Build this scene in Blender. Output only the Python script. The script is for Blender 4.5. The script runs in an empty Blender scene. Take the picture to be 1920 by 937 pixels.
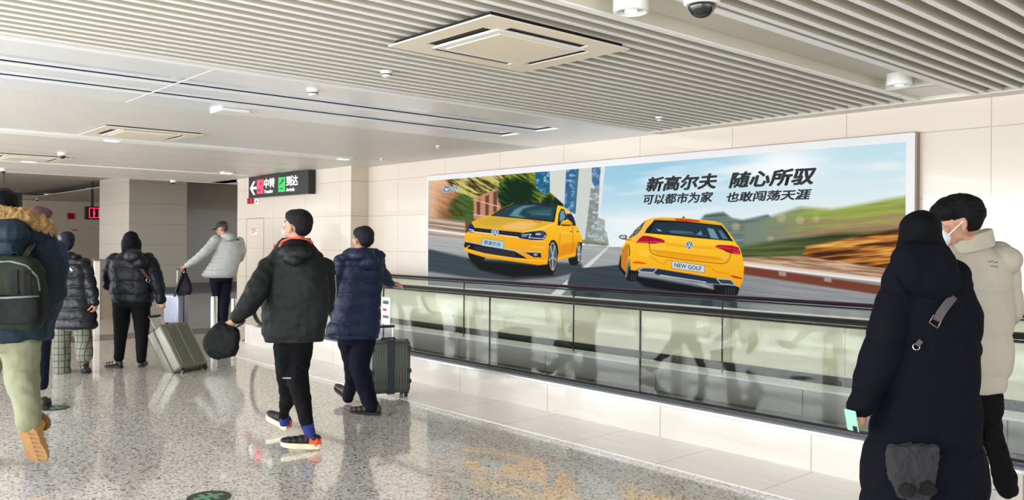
import bpy, bmesh, math, random
import numpy as np
from mathutils import Vector, Matrix, noise
from mathutils.bvhtree import BVHTree

# ------------------------------------------------------------------ camera, world, light
SC = bpy.context.scene
FOC, CX, CY, H = 1563.0, 960.0, 451.0, 1.52
ROLL = math.atan((463 - 440) / (2708 + 430.0))
TH = math.atan2(1748, FOC)
FWD = np.array([-math.sin(TH), math.cos(TH), 0]); RGT = np.array([math.cos(TH), math.sin(TH), 0]); UPV = np.array([0, 0, 1.0])
CR, SR = math.cos(ROLL), math.sin(ROLL)
EYE = np.array([0, 0, H])

cam_d = bpy.data.cameras.new('camera'); cam = bpy.data.objects.new('camera', cam_d); SC.collection.objects.link(cam)
cam_d.sensor_width = 36; cam_d.lens = FOC / 1920 * 36; cam_d.shift_y = -(468.5 - CY) / 1920
cam_d.clip_start = 0.05; cam_d.clip_end = 300
_r = RGT * CR + UPV * (SR); _u = -RGT * SR + UPV * CR
cam.matrix_world = Matrix(((_r[0], _u[0], -FWD[0], 0), (_r[1], _u[1], -FWD[1], 0), (_r[2], _u[2], -FWD[2], H), (0, 0, 0, 1)))
SC.camera = cam
SC.view_settings.view_transform = 'Standard'; SC.view_settings.look = 'None'
SC.view_settings.exposure = -0.1; SC.view_settings.gamma = 1.0; SC.view_settings.use_curve_mapping = False

w = bpy.data.worlds.new('world'); SC.world = w; w.use_nodes = True
w.node_tree.nodes['Background'].inputs[0].default_value = (0.93, 0.97, 1.0, 1)
w.node_tree.nodes['Background'].inputs[1].default_value = 2.2

def area_light(name, loc, rot, sx, sy, power, color=(1, 1, 1)):
    l = bpy.data.lights.new(name, 'AREA'); l.shape = 'RECTANGLE'; l.size = sx; l.size_y = sy; l.energy = power; l.color = color
    o = bpy.data.objects.new(name, l); o.location = loc; o.rotation_euler = rot; SC.collection.objects.link(o); return o
# daylight entering through the glazed side of the hall, behind the photographer
for k in range(8):
    q = 1.0 if k < 5 else .8
    area_light('daylight_and_fill', (1.2 - 3.6 * k, -4.6, 1.05), (math.radians(112), 0, 0), 3.3, 1.05, 125 * q, (0.96, 0.98, 1.0))
    area_light('window_skylight', (1.2 - 3.6 * k, -4.6, 2.12), (math.radians(62), 0, 0), 3.3, .95, 150 * q, (0.95, 0.98, 1.0))
area_light('daylight_and_fill', (5.5, 2.5, 1.5), (math.radians(115), 0, math.radians(90)), 5.0, 2.2, 70, (0.97, 0.98, 1.0))  # added fill light at the open right end, no window stands here

# ------------------------------------------------------------------ pixel helpers
def ray(px, py):
    u = px - CX; v = -(py - CY)
    return FWD * FOC + RGT * (u * CR - v * SR) + UPV * (u * SR + v * CR)
def atD(px, py, D): return ray(px, py) / FOC * D + EYE
def onZ(px, py, z): r = ray(px, py); return r * ((z - H) / r[2]) + EYE
def onY(px, py, y): r = ray(px, py); return r * (y / r[1]) + EYE

# ------------------------------------------------------------------ materials
def srgb(c):
    c = np.array(c, float) / 255.0
    return tuple(np.where(c <= 0.04045, c / 12.92, ((c + 0.055) / 1.055) ** 2.4))
MATS = {}
def mat(name, col=0, rough=0.5, metal=0.0, spec=0.5, coat=0.0, emit=0.0, bump=0.0, bscale=60, var=0.0, vscale=8, ior=None, trans=0.0):
    if name in MATS: return MATS[name]
    m = bpy.data.materials.new(name); m.use_nodes = True; nt = m.node_tree; b = nt.nodes['Principled BSDF']
    c = srgb(col) + (1,)
    b.inputs['Base Color'].default_value = c; b.inputs['Roughness'].default_value = rough; b.inputs['Metallic'].default_value = metal
    b.inputs['Specular IOR Level'].default_value = spec; b.inputs['Coat Weight'].default_value = coat; b.inputs['Coat Roughness'].default_value = 0.05
    b.inputs['Transmission Weight'].default_value = trans
    if ior: b.inputs['IOR'].default_value = ior
    if emit: b.inputs['Emission Color'].default_value = c; b.inputs['Emission Strength'].default_value = emit
    tc = nt.nodes.new('ShaderNodeTexCoord')
    if var:
        n = nt.nodes.new('ShaderNodeTexNoise'); n.inputs['Scale'].default_value = vscale; n.inputs['Detail'].default_value = 5
        nt.links.new(tc.outputs['Object'], n.inputs['Vector'])
        r = nt.nodes.new('ShaderNodeMapRange'); r.inputs[3].default_value = 1 - var; r.inputs[4].default_value = 1 + var
        nt.links.new(n.outputs['Fac'], r.inputs[0])
        h = nt.nodes.new('ShaderNodeHueSaturation'); h.inputs['Color'].default_value = c
        nt.links.new(r.outputs[0], h.inputs['Value']); nt.links.new(h.outputs[0], b.inputs['Base Color'])
    if bump:
        n2 = nt.nodes.new('ShaderNodeTexNoise'); n2.inputs['Scale'].default_value = bscale; n2.inputs['Detail'].default_value = 4
        nt.links.new(tc.outputs['Object'], n2.inputs['Vector'])
        bp = nt.nodes.new('ShaderNodeBump'); bp.inputs['Strength'].default_value = bump; bp.inputs['Distance'].default_value = 0.01
        nt.links.new(n2.outputs['Fac'], bp.inputs['Height']); nt.links.new(bp.outputs[0], b.inputs['Normal'])
    MATS[name] = m; return m

def joint_mat(name, col, line, joints, rough=0.2, spec=0.5, coat=0.0, var=0.0, vscale=2.0, w_=0.006, stretch=(1, 1, 1)):
    """panelled stone / cladding: joints = [(axis, spacing, offset)]"""
    m = bpy.data.materials.new(name); m.use_nodes = True; nt = m.node_tree; b = nt.nodes['Principled BSDF']; L = nt.links
    b.inputs['Roughness'].default_value = rough; b.inputs['Specular IOR Level'].default_value = spec
    b.inputs['Coat Weight'].default_value = coat; b.inputs['Coat Roughness'].default_value = 0.03
    tc = nt.nodes.new('ShaderNodeTexCoord'); sp = nt.nodes.new('ShaderNodeSeparateXYZ'); L.new(tc.outputs['Object'], sp.inputs[0])
    def M(op, a, bb=None, v2=None):
        n = nt.nodes.new('ShaderNodeMath'); n.operation = op
        if isinstance(a, (int, float)): n.inputs[0].default_value = a
        else: L.new(a, n.inputs[0])
        if bb is not None:
            if isinstance(bb, (int, float)): n.inputs[1].default_value = bb
            else: L.new(bb, n.inputs[1])
        return n.outputs[0]
    tot = None
    for ax, s, off in joints:
        f = M('PINGPONG', M('SUBTRACT', sp.outputs[ax], off), s / 2.0)
        # pingpong is zero on every multiple of s
        t = M('LESS_THAN', f, w_ / 2)
        tot = t if tot is None else M('MAXIMUM', tot, t)
    mx = nt.nodes.new('ShaderNodeMix'); mx.data_type = 'RGBA'
    mx.inputs[6].default_value = srgb(col) + (1,); mx.inputs[7].default_value = srgb(line) + (1,)
    if tot is not None: L.new(tot, mx.inputs[0])
    else: mx.inputs[0].default_value = 0
    if var:
        mp = nt.nodes.new('ShaderNodeMapping'); mp.inputs['Scale'].default_value = stretch; L.new(tc.outputs['Object'], mp.inputs[0])
        n = nt.nodes.new('ShaderNodeTexNoise'); n.inputs['Scale'].default_value = vscale; n.inputs['Detail'].default_value = 6
        L.new(mp.outputs[0], n.inputs['Vector'])
        r = nt.nodes.new('ShaderNodeMapRange'); r.inputs[1].default_value = .3; r.inputs[2].default_value = .7; r.inputs[3].default_value = 1 - var; r.inputs[4].default_value = 1 + var
        L.new(n.outputs['Fac'], r.inputs[0]); h = nt.nodes.new('ShaderNodeHueSaturation'); h.inputs['Color'].default_value = srgb(col) + (1,)
        L.new(r.outputs[0], h.inputs['Value']); L.new(h.outputs[0], mx.inputs[6])
    L.new(mx.outputs[2], b.inputs['Base Color']); MATS[name] = m; return m

def terrazzo():
    m = bpy.data.materials.new('terrazzo'); m.use_nodes = True; nt = m.node_tree; b = nt.nodes['Principled BSDF']; L = nt.links
    tc = nt.nodes.new('ShaderNodeTexCoord')
    v = nt.nodes.new('ShaderNodeTexVoronoi'); v.inputs['Scale'].default_value = 75; L.new(tc.outputs['Object'], v.inputs['Vector'])
    bw = nt.nodes.new('ShaderNodeSeparateColor'); L.new(v.outputs['Color'], bw.inputs[0])
    r1 = nt.nodes.new('ShaderNodeValToRGB'); L.new(bw.outputs[0], r1.inputs[0]); r1.color_ramp.interpolation = 'CONSTANT'
    els = r1.color_ramp.elements
    els[0].position = 0; els[0].color = srgb((120, 114, 108)) + (1,)
    els[1].position = 0.10; els[1].color = srgb((184, 179, 172)) + (1,)
    for p, c in ((0.24, (222, 217, 210)), (0.52, (234, 230, 224)), (0.74, (208, 202, 195)), (0.86, (246, 243, 238))):
        e = els.new(p); e.color = srgb(c) + (1,)
    n = nt.nodes.new('ShaderNodeTexNoise'); n.inputs['Scale'].default_value = 26; n.inputs['Detail'].default_value = 8; n.inputs['Roughness'].default_value = .7
    L.new(tc.outputs['Object'], n.inputs['Vector'])
    r = nt.nodes.new('ShaderNodeMapRange'); r.inputs[1].default_value = .3; r.inputs[2].default_value = .7; r.inputs[3].default_value = .84; r.inputs[4].default_value = 1.14
    L.new(n.outputs['Fac'], r.inputs[0]); h = nt.nodes.new('ShaderNodeHueSaturation'); L.new(r1.outputs[0], h.inputs['Color']); L.new(r.outputs[0], h.inputs['Value'])
    L.new(h.outputs[0], b.inputs['Base Color'])
    b.inputs['Roughness'].default_value = 0.25; b.inputs['Coat Weight'].default_value = 1.0; b.inputs['Coat Roughness'].default_value = 0.05; b.inputs['Coat IOR'].default_value = 1.6
    MATS['terrazzo'] = m; return m

def glass_mat(name, tint, gl=1.0):
    m = bpy.data.materials.new(name); m.use_nodes = True; nt = m.node_tree; L = nt.links
    for n in list(nt.nodes):
        if n.type != 'OUTPUT_MATERIAL': nt.nodes.remove(n)
    out = [n for n in nt.nodes if n.type == 'OUTPUT_MATERIAL'][0]
    t = nt.nodes.new('ShaderNodeBsdfTransparent'); t.inputs[0].default_value = tuple(tint) + (1,)
    g = nt.nodes.new('ShaderNodeBsdfGlossy'); g.inputs['Roughness'].default_value = 0.01
    fr = nt.nodes.new('ShaderNodeLayerWeight'); fr.inputs[0].default_value = .5
    pw = nt.nodes.new('ShaderNodeMath'); pw.operation = 'POWER'; pw.inputs[1].default_value = 4.0; L.new(fr.outputs['Facing'], pw.inputs[0])
    mu = nt.nodes.new('ShaderNodeMath'); mu.operation = 'MULTIPLY_ADD'; mu.inputs[1].default_value = .5 * gl; mu.inputs[2].default_value = .035 * gl; L.new(pw.outputs[0], mu.inputs[0])
    mx = nt.nodes.new('ShaderNodeMixShader'); L.new(mu.outputs[0], mx.inputs[0]); L.new(t.outputs[0], mx.inputs[1]); L.new(g.outputs[0], mx.inputs[2])
    L.new(mx.outputs[0], out.inputs[0]); MATS[name] = m; return m

# ------------------------------------------------------------------ object helpers
WM = {}
def link(o):
    SC.collection.objects.link(o); return o
def tag(o, label=None, cat=None, group=None, kind=None):
    if label: o['label'] = label
    if cat: o['category'] = cat
    if group: o['group'] = group
    if kind: o['kind'] = kind
    return o
def thing(name, label, cat, loc=(0, 0, 0), group=None):
    o = link(bpy.data.objects.new(name, None)); o.location = loc; o.empty_display_size = .1
    WM[o] = Matrix.Translation(Vector(loc)); return tag(o, label, cat, group)
def put(name, me, material, parent=None, label=None, smooth=False):
    """me holds world coordinates"""
    if material is not None:
        me.materials.clear()
        for mm in (material if isinstance(material, (list, tuple)) else [material]): me.materials.append(mm)
    if smooth:
        me.polygons.foreach_set('use_smooth', [True] * len(me.polygons))
    o = link(bpy.data.objects.new(name, me)); me.name = name
    if parent is not None:
        me.transform(WM[parent].inverted()); o.parent = parent; WM[o] = WM[parent].copy()
    else: WM[o] = Matrix.Identity(4)
    if label: o['label'] = label
    return o
def recenter(o, loc):
    """give a one-mesh thing an origin at its base"""
    o.data.transform(Matrix.Translation(-Vector(loc))); o.location = loc; WM[o] = Matrix.Translation(Vector(loc)); return o
def bm_me(bm, name='m'):
    me = bpy.data.meshes.new(name); bm.normal_update(); bm.to_mesh(me); bm.free(); return me

def frame_from(d, up=(0, 0, 1)):
    z = Vector(d).normalized(); u = Vector(up)
    if abs(z.dot(u)) > .98: u = Vector((1, 0, 0))
    x = u.cross(z).normalized(); y = z.cross(x)
    return Matrix((x, y, z)).transposed()
class MB:
    def __init__(s): s.bm = bmesh.new()
    def box(s, x0, x1, y0, y1, z0, z1, M=None, bev=0):
        r = bmesh.ops.create_cube(s.bm, size=1)['verts']
        T = Matrix.Translation(((x0 + x1) / 2, (y0 + y1) / 2, (z0 + z1) / 2)) @ Matrix.Diagonal((abs(x1 - x0), abs(y1 - y0), abs(z1 - z0), 1))
        bmesh.ops.transform(s.bm, matrix=T, verts=r)
        if bev:
            es = list({e for v in r for e in v.link_edges})
            r = bmesh.ops.bevel(s.bm, geom=es, offset=bev, segments=2, affect='EDGES', profile=.5)['verts']
            r = list({v for v in r})
            if M is not None:
                # whole island
                seen = set(r); st = list(r)
                while st:
                    v = st.pop()
                    for e in v.link_edges:
                        o = e.other_vert(v)
                        if o not in seen: seen.add(o); st.append(o)
                r = list(seen)
        if M is not None: bmesh.ops.transform(s.bm, matrix=M, verts=r)
        return s
    def cyl(s, p, q, r1, r2=None, n=20, caps=True):
        p, q = Vector(p), Vector(q); d = q - p
        R = frame_from(d).to_4x4(); T = Matrix.Translation((p + q) / 2) @ R
        bmesh.ops.create_cone(s.bm, cap_ends=caps, segments=n, radius1=r1, radius2=r1 if r2 is None else r2, depth=d.length, matrix=T); return s
    def tube(s, pts, r, n=8, closed=False, sq=None):
        P = [Vector(p) for p in pts]; rings = []; N = len(P); prev = None
        for i, p in enumerate(P):
            if closed: d = P[(i + 1) % N] - P[i - 1]
            else: d = P[min(i + 1, N - 1)] - P[max(i - 1, 0)]
            d.normalize()
            if prev is None:
                F = frame_from(d); x = F.col[0].copy()
            else:
                x = prev - d * prev.dot(d); x.normalize()
            y = d.cross(x); prev = x
            rr = r[i] if isinstance(r, (list, tuple)) else r
            a, b_ = (rr, rr) if sq is None else sq
            rings.append([s.bm.verts.new(p + x * math.cos(2 * math.pi * k / n) * a + y * math.sin(2 * math.pi * k / n) * b_) for k in range(n)])
        for i in range(N if closed else N - 1):
            A, B = rings[i], rings[(i + 1) % N]
            for k in range(n): s.bm.faces.new((A[k], A[(k + 1) % n], B[(k + 1) % n], B[k]))
        if not closed:
            s.bm.faces.new(list(reversed(rings[0]))); s.bm.faces.new(rings[-1])
        return s
    def ell(s, c, rad, M3=None, n=16):
        T = Matrix.Translation(Vector(c)) @ (M3.to_4x4() if M3 is not None else Matrix.Identity(4)) @ Matrix.Diagonal((rad[0], rad[1], rad[2], 1))
        bmesh.ops.create_uvsphere(s.bm, u_segments=n, v_segments=max(6, n * 2 // 3), radius=1, matrix=T); return s
    def lathe(s, c, prof, n=28, M=None):
        rings = []
        for (r, z) in prof:
            rings.append([s.bm.verts.new(Vector((c[0] + r * math.cos(2 * math.pi * k / n), c[1] + r * math.sin(2 * math.pi * k / n), c[2] + z))) for k in range(n)])
        for A, B in zip(rings, rings[1:]):
            for k in range(n): s.bm.faces.new((A[k], A[(k + 1) % n], B[(k + 1) % n], B[k]))
        s.bm.faces.new(list(reversed(rings[0]))); s.bm.faces.new(rings[-1]); return s
    def poly(s, pts, ext=None):
        vs = [s.bm.verts.new(Vector(p)) for p in pts]; f = s.bm.faces.new(vs)
        if ext is not None:
            r = bmesh.ops.extrude_face_region(s.bm, geom=[f]); vv = [e for e in r['geom'] if isinstance(e, bmesh.types.BMVert)]
            bmesh.ops.translate(s.bm, vec=Vector(ext), verts=vv)
        return s
    def loft(s, rings):
        R = [[s.bm.verts.new(Vector(p)) for p in ring] for ring in rings]; n = len(R[0])
        for A, B in zip(R, R[1:]):
            for k in range(n): s.bm.faces.new((A[k], A[(k + 1) % n], B[(k + 1) % n], B[k]))
        s.bm.faces.new(list(reversed(R[0]))); s.bm.faces.new(R[-1]); return s
    def me(s):
        bmesh.ops.recalc_face_normals(s.bm, faces=s.bm.faces[:]); return bm_me(s.bm)
    def put(s, name, material, parent=None, label=None, smooth=False): return put(name, s.me(), material, parent, label, smooth)

def auto_smooth(o, deg=40):
    me = o.data; me.polygons.foreach_set('use_smooth', [True] * len(me.polygons))
    bm = bmesh.new(); bm.from_mesh(me)
    for e in bm.edges:
        if len(e.link_faces) == 2 and e.calc_face_angle(0) > math.radians(deg): e.smooth = False
    bm.to_mesh(me); bm.free(); return o

def remesh(me, voxel, smooth=3):
    o = link(bpy.data.objects.new('tmp', me))
    m = o.modifiers.new('r', 'REMESH'); m.mode = 'VOXEL'; m.voxel_size = voxel
    if smooth:
        m2 = o.modifiers.new('s', 'SMOOTH'); m2.factor = .5; m2.iterations = smooth
    dg = bpy.context.evaluated_depsgraph_get(); ev = o.evaluated_get(dg)
    out = bpy.data.meshes.new_from_object(ev, depsgraph=dg)
    bpy.data.objects.remove(o); bpy.data.meshes.remove(me)
    out.polygons.foreach_set('use_smooth', [True] * len(out.polygons)); return out

def text_mesh(body, size, bold=0.0, shear=0.0, width=None, align='LEFT', ext=0.0):
    c = bpy.data.curves.new('t', 'FONT'); c.body = body; c.size = size; c.offset = bold; c.shear = shear; c.extrude = ext; c.align_x = align
    c.resolution_u = 3
    o = link(bpy.data.objects.new('t', c)); dg = bpy.context.evaluated_depsgraph_get()
    me = bpy.data.meshes.new_from_object(o.evaluated_get(dg), depsgraph=dg); bpy.data.objects.remove(o)
    co = np.zeros(len(me.vertices) * 3); me.vertices.foreach_get('co', co); co = co.reshape(-1, 3)
    x0, x1, y0, y1 = co[:, 0].min(), co[:, 0].max(), co[:, 1].min(), co[:, 1].max()
    return me, (x0, x1, y0, y1)
def embolden(me, b):
    if not b: return
    bm = bmesh.new(); bm.from_mesh(me); g = bm.verts[:] + bm.edges[:] + bm.faces[:]
    for k in range(6):
        r = bmesh.ops.duplicate(bm, geom=g); vs = [v for v in r['geom'] if isinstance(v, bmesh.types.BMVert)]
        bmesh.ops.translate(bm, verts=vs, vec=(b * math.cos(k * math.pi / 3), b * math.sin(k * math.pi / 3), 1e-4 * (k + 1)))
    bm.to_mesh(me); bm.free()
def text_on_wall(body, X0, X1, Z0, Z1, y, bold=0.0, shear=0.0):
    """letters fill the rectangle X0..X1, Z0..Z1 on a plane facing -Y"""
    me, (a, b_, c, d) = text_mesh(body, 1.0, .006, shear)
    embolden(me, bold)
    sx = (X1 - X0) / (b_ - a); sz = (Z1 - Z0) / (d - c)
    me.transform(Matrix(((sx, 0, 0, X0 - a * sx), (0, 0, -1, y), (0, sz, 0, Z0 - c * sz), (0, 0, 0, 1))))
    return me
def onX(px, py, x): r = ray(px, py); return r * (x / r[0]) + EYE
# ------------------------------------------------------------------ setting
C = 2.70; CH = 3.19; WY = 7.3; LY = 6.976; XC = -11.69; XL = -16.0; XSTEP = -17.4
terrazzo()
def boxobj(name, x0, x1, y0, y1, z0, z1, m, parent=None, kind='structure', label=None):
    o = MB().box(x0, x1, y0, y1, z0, z1).put(name, m, parent, label)
    if kind and parent is None: o['kind'] = kind
    return o
WALLJ = [(2, 0.56, 1.90), (0, 1.2, -2.42)]
wallm = joint_mat('wall_panels', (219, 208, 195), (186, 170, 154), WALLJ, rough=0.16, coat=.4, w_=0.008)
wallx = joint_mat('wall_panels_end', (214, 200, 182), (160, 143, 126), [(2, 0.56, 1.90)], rough=0.2, w_=0.008)
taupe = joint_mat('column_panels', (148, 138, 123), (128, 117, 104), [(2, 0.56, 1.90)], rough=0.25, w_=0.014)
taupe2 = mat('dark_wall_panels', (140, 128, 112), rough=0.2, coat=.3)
black = mat('black_base', (28, 27, 28), rough=0.3)
white = mat('white_paint', (236, 236, 233), rough=0.35)
whiteg = mat('white_gloss_panel', (238, 239, 240), rough=0.3, coat=.1)
slatm = mat('slat_side_shaded', (204, 197, 180), rough=0.6)  # darker tone puts the occlusion between slats into the side colour
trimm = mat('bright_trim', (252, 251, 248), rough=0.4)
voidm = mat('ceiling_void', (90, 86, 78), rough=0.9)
flatc = mat('flat_ceiling', (228, 223, 215), rough=0.4)
linec = mat('linear_ceiling', (226, 223, 217), rough=0.4)
gapm = mat('shadow_gap', (40, 42, 48), rough=0.8)
steel = mat('brushed_steel', (196, 199, 202), rough=0.22, metal=1.0)
steeld = mat('dark_steel', (120, 121, 122), rough=0.3, metal=.7)
stone = joint_mat('plinth_stone', (212, 205, 197), (150, 130, 114), [(0, 1.257, -2.573)], rough=0.22, coat=.3, var=.05, vscale=2.5, w_=0.006, stretch=(.5, .5, 6))
stripm = joint_mat('strip_stone', (246, 240, 234), (165, 146, 130), [(0, .80, -3.58)], rough=0.28, coat=.25, var=.05, vscale=3, w_=0.006, stretch=(.6, 5, 1))

fl = boxobj('floor', -46, 6, -6, 16, -0.1, 0, MATS['terrazzo'])
boxobj('trim_1', XC + .3, 6, 4.53, 5.19, 0, 0.003, stripm)                      # pale stone border along the walkway
boxobj('trim_2', -14.0, -13.2, -5, 9, 0, 0.002, mat('dark_granite', (92, 84, 76), rough=.1, coat=.6))

# walls
boxobj('wall_right', XC, 6, WY, WY + .2, 0, 2.95, wallm)
boxobj('wall_left', XL, XC, LY, LY + .5, 0, 2.95, [wallm])
w_ = boxobj('wall_return', XC, XC + .012, LY, WY, 0, 2.75, wallx)
boxobj('baseboard_right', XC + .01, 6, WY - .02, WY, 0, 0.30, black)
pc = onZ(330, 549, 0); XCOL = pc[0]; yl = onX(242, 450, XCOL)[1]; yr = onX(350, 450, XCOL)[1]
pd = onZ(400, 539, 0); XD = pd[0]
XK = onY(187, 450, yl)[0]
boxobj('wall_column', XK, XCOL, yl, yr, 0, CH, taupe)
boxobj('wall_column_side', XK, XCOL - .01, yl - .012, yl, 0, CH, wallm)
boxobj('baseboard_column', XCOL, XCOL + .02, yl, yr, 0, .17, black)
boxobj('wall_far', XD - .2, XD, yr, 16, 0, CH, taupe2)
boxobj('baseboard_far', XD, XD + .02, yr, 16, 0, .17, black)
XR = -37.5
boxobj('wall_end', XR - .2, XR, -6, 16, 0, CH, wallx)
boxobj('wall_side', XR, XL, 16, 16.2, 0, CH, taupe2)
sf = onZ(100, 381, 2.95)
# glazed side of the hall behind the photographer
for n_, (z0, z1) in enumerate(((0, .5), (2.55, 2.75))):
    boxobj('wall_back_sill' if n_ == 0 else 'wall_back_header', -34, 6, -4.9, -4.7, z0, z1, white)
mb = MB()
for k in range(12): mb.box(3.0 - 3.6 * k - .15, 3.0 - 3.6 * k + .15, -4.9, -4.5, .5, 2.55)
o = mb.put('trim_3', white); o['kind'] = 'structure'

# ceiling: one structure with its fields as parts
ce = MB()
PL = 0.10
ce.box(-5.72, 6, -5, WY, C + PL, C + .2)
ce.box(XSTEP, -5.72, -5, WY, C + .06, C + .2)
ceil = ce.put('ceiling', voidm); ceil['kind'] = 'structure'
def slats(x0, x1, w0=.030, p=.12):
    m = MB(); x = x1 - p + w0 * 0
    while x > x0 - .001:
        m.box(x - w0 / 2, x + w0 / 2, -5, 7.10, C, C + PL - .002); x -= p
    return m
CX0, CX1, CY0, CY1 = -4.15, -3.22, 2.72, 3.80      # big cassette
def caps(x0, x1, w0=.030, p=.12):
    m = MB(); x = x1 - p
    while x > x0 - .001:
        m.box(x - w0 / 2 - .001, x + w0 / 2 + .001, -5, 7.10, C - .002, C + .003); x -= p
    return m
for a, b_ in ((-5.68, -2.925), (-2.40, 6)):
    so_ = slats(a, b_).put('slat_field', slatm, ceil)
    caps(a, b_).put('slat_edge_lit', trimm, so_)  # near-white caps: floor bounce under the slats put into the colour
m = MB(); m.box(-2.945, -2.895, -5, 7.10, C - .004, C + .004); m.box(-2.505, -2.455, -5, 7.10, C - .004, C + .004); m.box(-5.735, -5.70, -5, 7.1, C - .002, C + .06)
m.put('slat_trim', trimm, ceil)
MB().box(-2.895, -2.505, -5, 7.10, C + .075, C + .09).box(-2.945, -2.896, -5, 7.1, C + .004, C + PL).box(-2.504, -2.455, -5, 7.1, C + .004, C + PL).box(-2.895, -2.505, 6.45, 6.50, C, C + .075).put('recess_plate', mat('recess_plate', (216, 210, 195), rough=.45), ceil)
MB().box(-2.895, -2.505, 6.5, 7.1, C + .03, C + .04).put('recess_end', white, ceil)
MB().box(-5.72, 6, 7.10, WY, C - .006, C + .03).put('perimeter_trim', mat('perimeter', (222, 214, 202), rough=.4), ceil)
m = MB()
for a, b_ in ((-6.2, -5.735), (-6.8, -6.57), (-7.65, -7.13)): m.box(a, b_, -5, 6.2, C, C + .05)
m.box(-7.65, -5.735, 6.2, WY, C, C + .05)
m.put('gloss_panel', whiteg, ceil)
m = MB()
for a, b_ in ((-6.57, -6.2), (-7.13, -6.8)): m.box(a + .035, b_, -5, 6.17, C + .026, C + .05)
m.put('trough_panel', mat('trough_panel', (232, 234, 242), rough=.18, coat=.3), ceil)
m = MB()
for a, b_ in ((-6.57, -6.2), (-7.13, -6.8)): m.box(a, b_, -5, 6.2, C + .051, C + .058); m.box(a + .0005, a + .004, -5, 6.196, C + .022, C + .05); m.box(a, b_, 6.194, 6.1995, C + .018, C + .05)
m.put('trough_gap_shade', gapm, ceil)  # black strips paint the shade of the gaps beside the trough panels
m = MB()
for y in (2.32, ): m.box(-7.65, -5.74, y, y + .012, C - .001, C + .002)
m.put('panel_seam', trimm, ceil)
m = MB(); x = -7.66
while x - .12 > -10.47:
    m.box(x - .106, x, -5, WY, C, C + .05); x -= .12
m.put('linear_panel', linec, ceil)
MB().box(-10.45, -7.65, -5, WY, C + .016, C + .03).put('linear_backing', mat('linear_backing', (150, 146, 138), rough=.8), ceil)
MB().box(-10.78, -10.48, -5, 6.3, C - .02, C + .05).box(-14.95, -14.8, -5, LY, C - .01, C + .05).put('bright_band', trimm, ceil)
m = MB(); x = -10.78
m.box(XSTEP, -10.78, -5, WY, C, C + .05)
m.box(-10.78, -10.47, 6.3, WY, C, C + .05)
m.put('flat_panel', flatc, ceil)
m = MB()
for x in (-12.2, -13.1, -14.0, -15.6, -16.2, -16.6): m.box(x - .012, x, -5, LY, C - .0015, C + .002)
m.put('flat_seam', mat('seam', (176, 170, 160), rough=.6), ceil)
MB().box(XSTEP - .05, XSTEP, -5, 16, C - .01, CH).box(XSTEP, XL, LY, 16, C, C + .05).put('step_fascia', mat('fascia', (200, 196, 188), rough=.4), ceil)
MB().box(-46, XSTEP - .05, -5, 16, CH, CH + .1).put('high_panel', mat('high_ceiling', (182, 174, 162), rough=.5), ceil)
MB().box(XR, XK, yl, 16, 2.98, 3.0).put('soffit_panel', mat('soffit', (214, 203, 194), rough=.5), ceil)

# ------------------------------------------------------------------ moving walkway
NY, FY = 5.32, 6.85; XE = -11.35; XR2 = 4.0; ZD = .27; ZH = 1.0
wk = thing('moving_walkway', 'long moving walkway with glass balustrades and black handrails below the car advertisement', 'moving walkway', (-4, 6.0, 0))
MB().box(XE, XR2, 5.19, 5.25, 0, ZD - .025).put('plinth', stone, wk)
MB().box(XE, XR2, 5.185, 5.44, ZD - .025, ZD, bev=.004).put('deck', mat('deck_aluminium', (200, 204, 208), rough=.3, metal=.5), wk)
MB().box(XE, XR2, NY + .03, NY + .07, ZD, ZD + .022).box(XE, XR2, NY - .06, NY - .03, ZD, ZD + .018).put('glass_channel', mat('channel_dark', (52, 54, 60), rough=.35, metal=.3), wk)
MB().box(XE, XR2, 6.70, 6.98, ZD - .025, ZD, bev=.004).put('deck', MATS['deck_aluminium'], wk)
MB().box(XE, XR2, 5.42, 5.44, .02, ZD - .025).put('skirt', steeld, wk)
mskirt = joint_mat('skirt_panels', (140, 138, 137), (70, 70, 72), [(0, 1.6, .3)], rough=.3, spec=.6, w_=.01)
MB().box(XE, XR2, 6.70, 6.72, .02, ZD - .025).put('skirt', mskirt, wk)
MB().box(XE, XR2, 6.96, 6.98, 0, ZD - .025).put('plinth', stone, wk)
m = MB(); m.box(XE - .6, XR2, 5.44, 6.70, .005, .02)
m.put('tread_belt', joint_mat('tread', (70, 70, 72), (30, 30, 32), [(1, .04, 0)], rough=.45, w_=.014), wk)
MB().box(XE - 1.6, XE - .6, 5.30, 6.84, .003, .012).put('comb_plate', steel, wk)
gl = glass_mat('balustrade_glass', (.965, .98, .955), .45)
gl2 = glass_mat('balustrade_glass_far', (.955, .975, .945), .45)
def newel(y):
    """end of the balustrade: half round, radius of the rail"""
    zc = (ZH + .30) / 2; r = (ZH - .30) / 2
    return [(XE - r * .9 * math.sin(t) - .12 * 0, y, zc + r * math.cos(t)) for t in np.linspace(0, math.pi, 15)]
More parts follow.
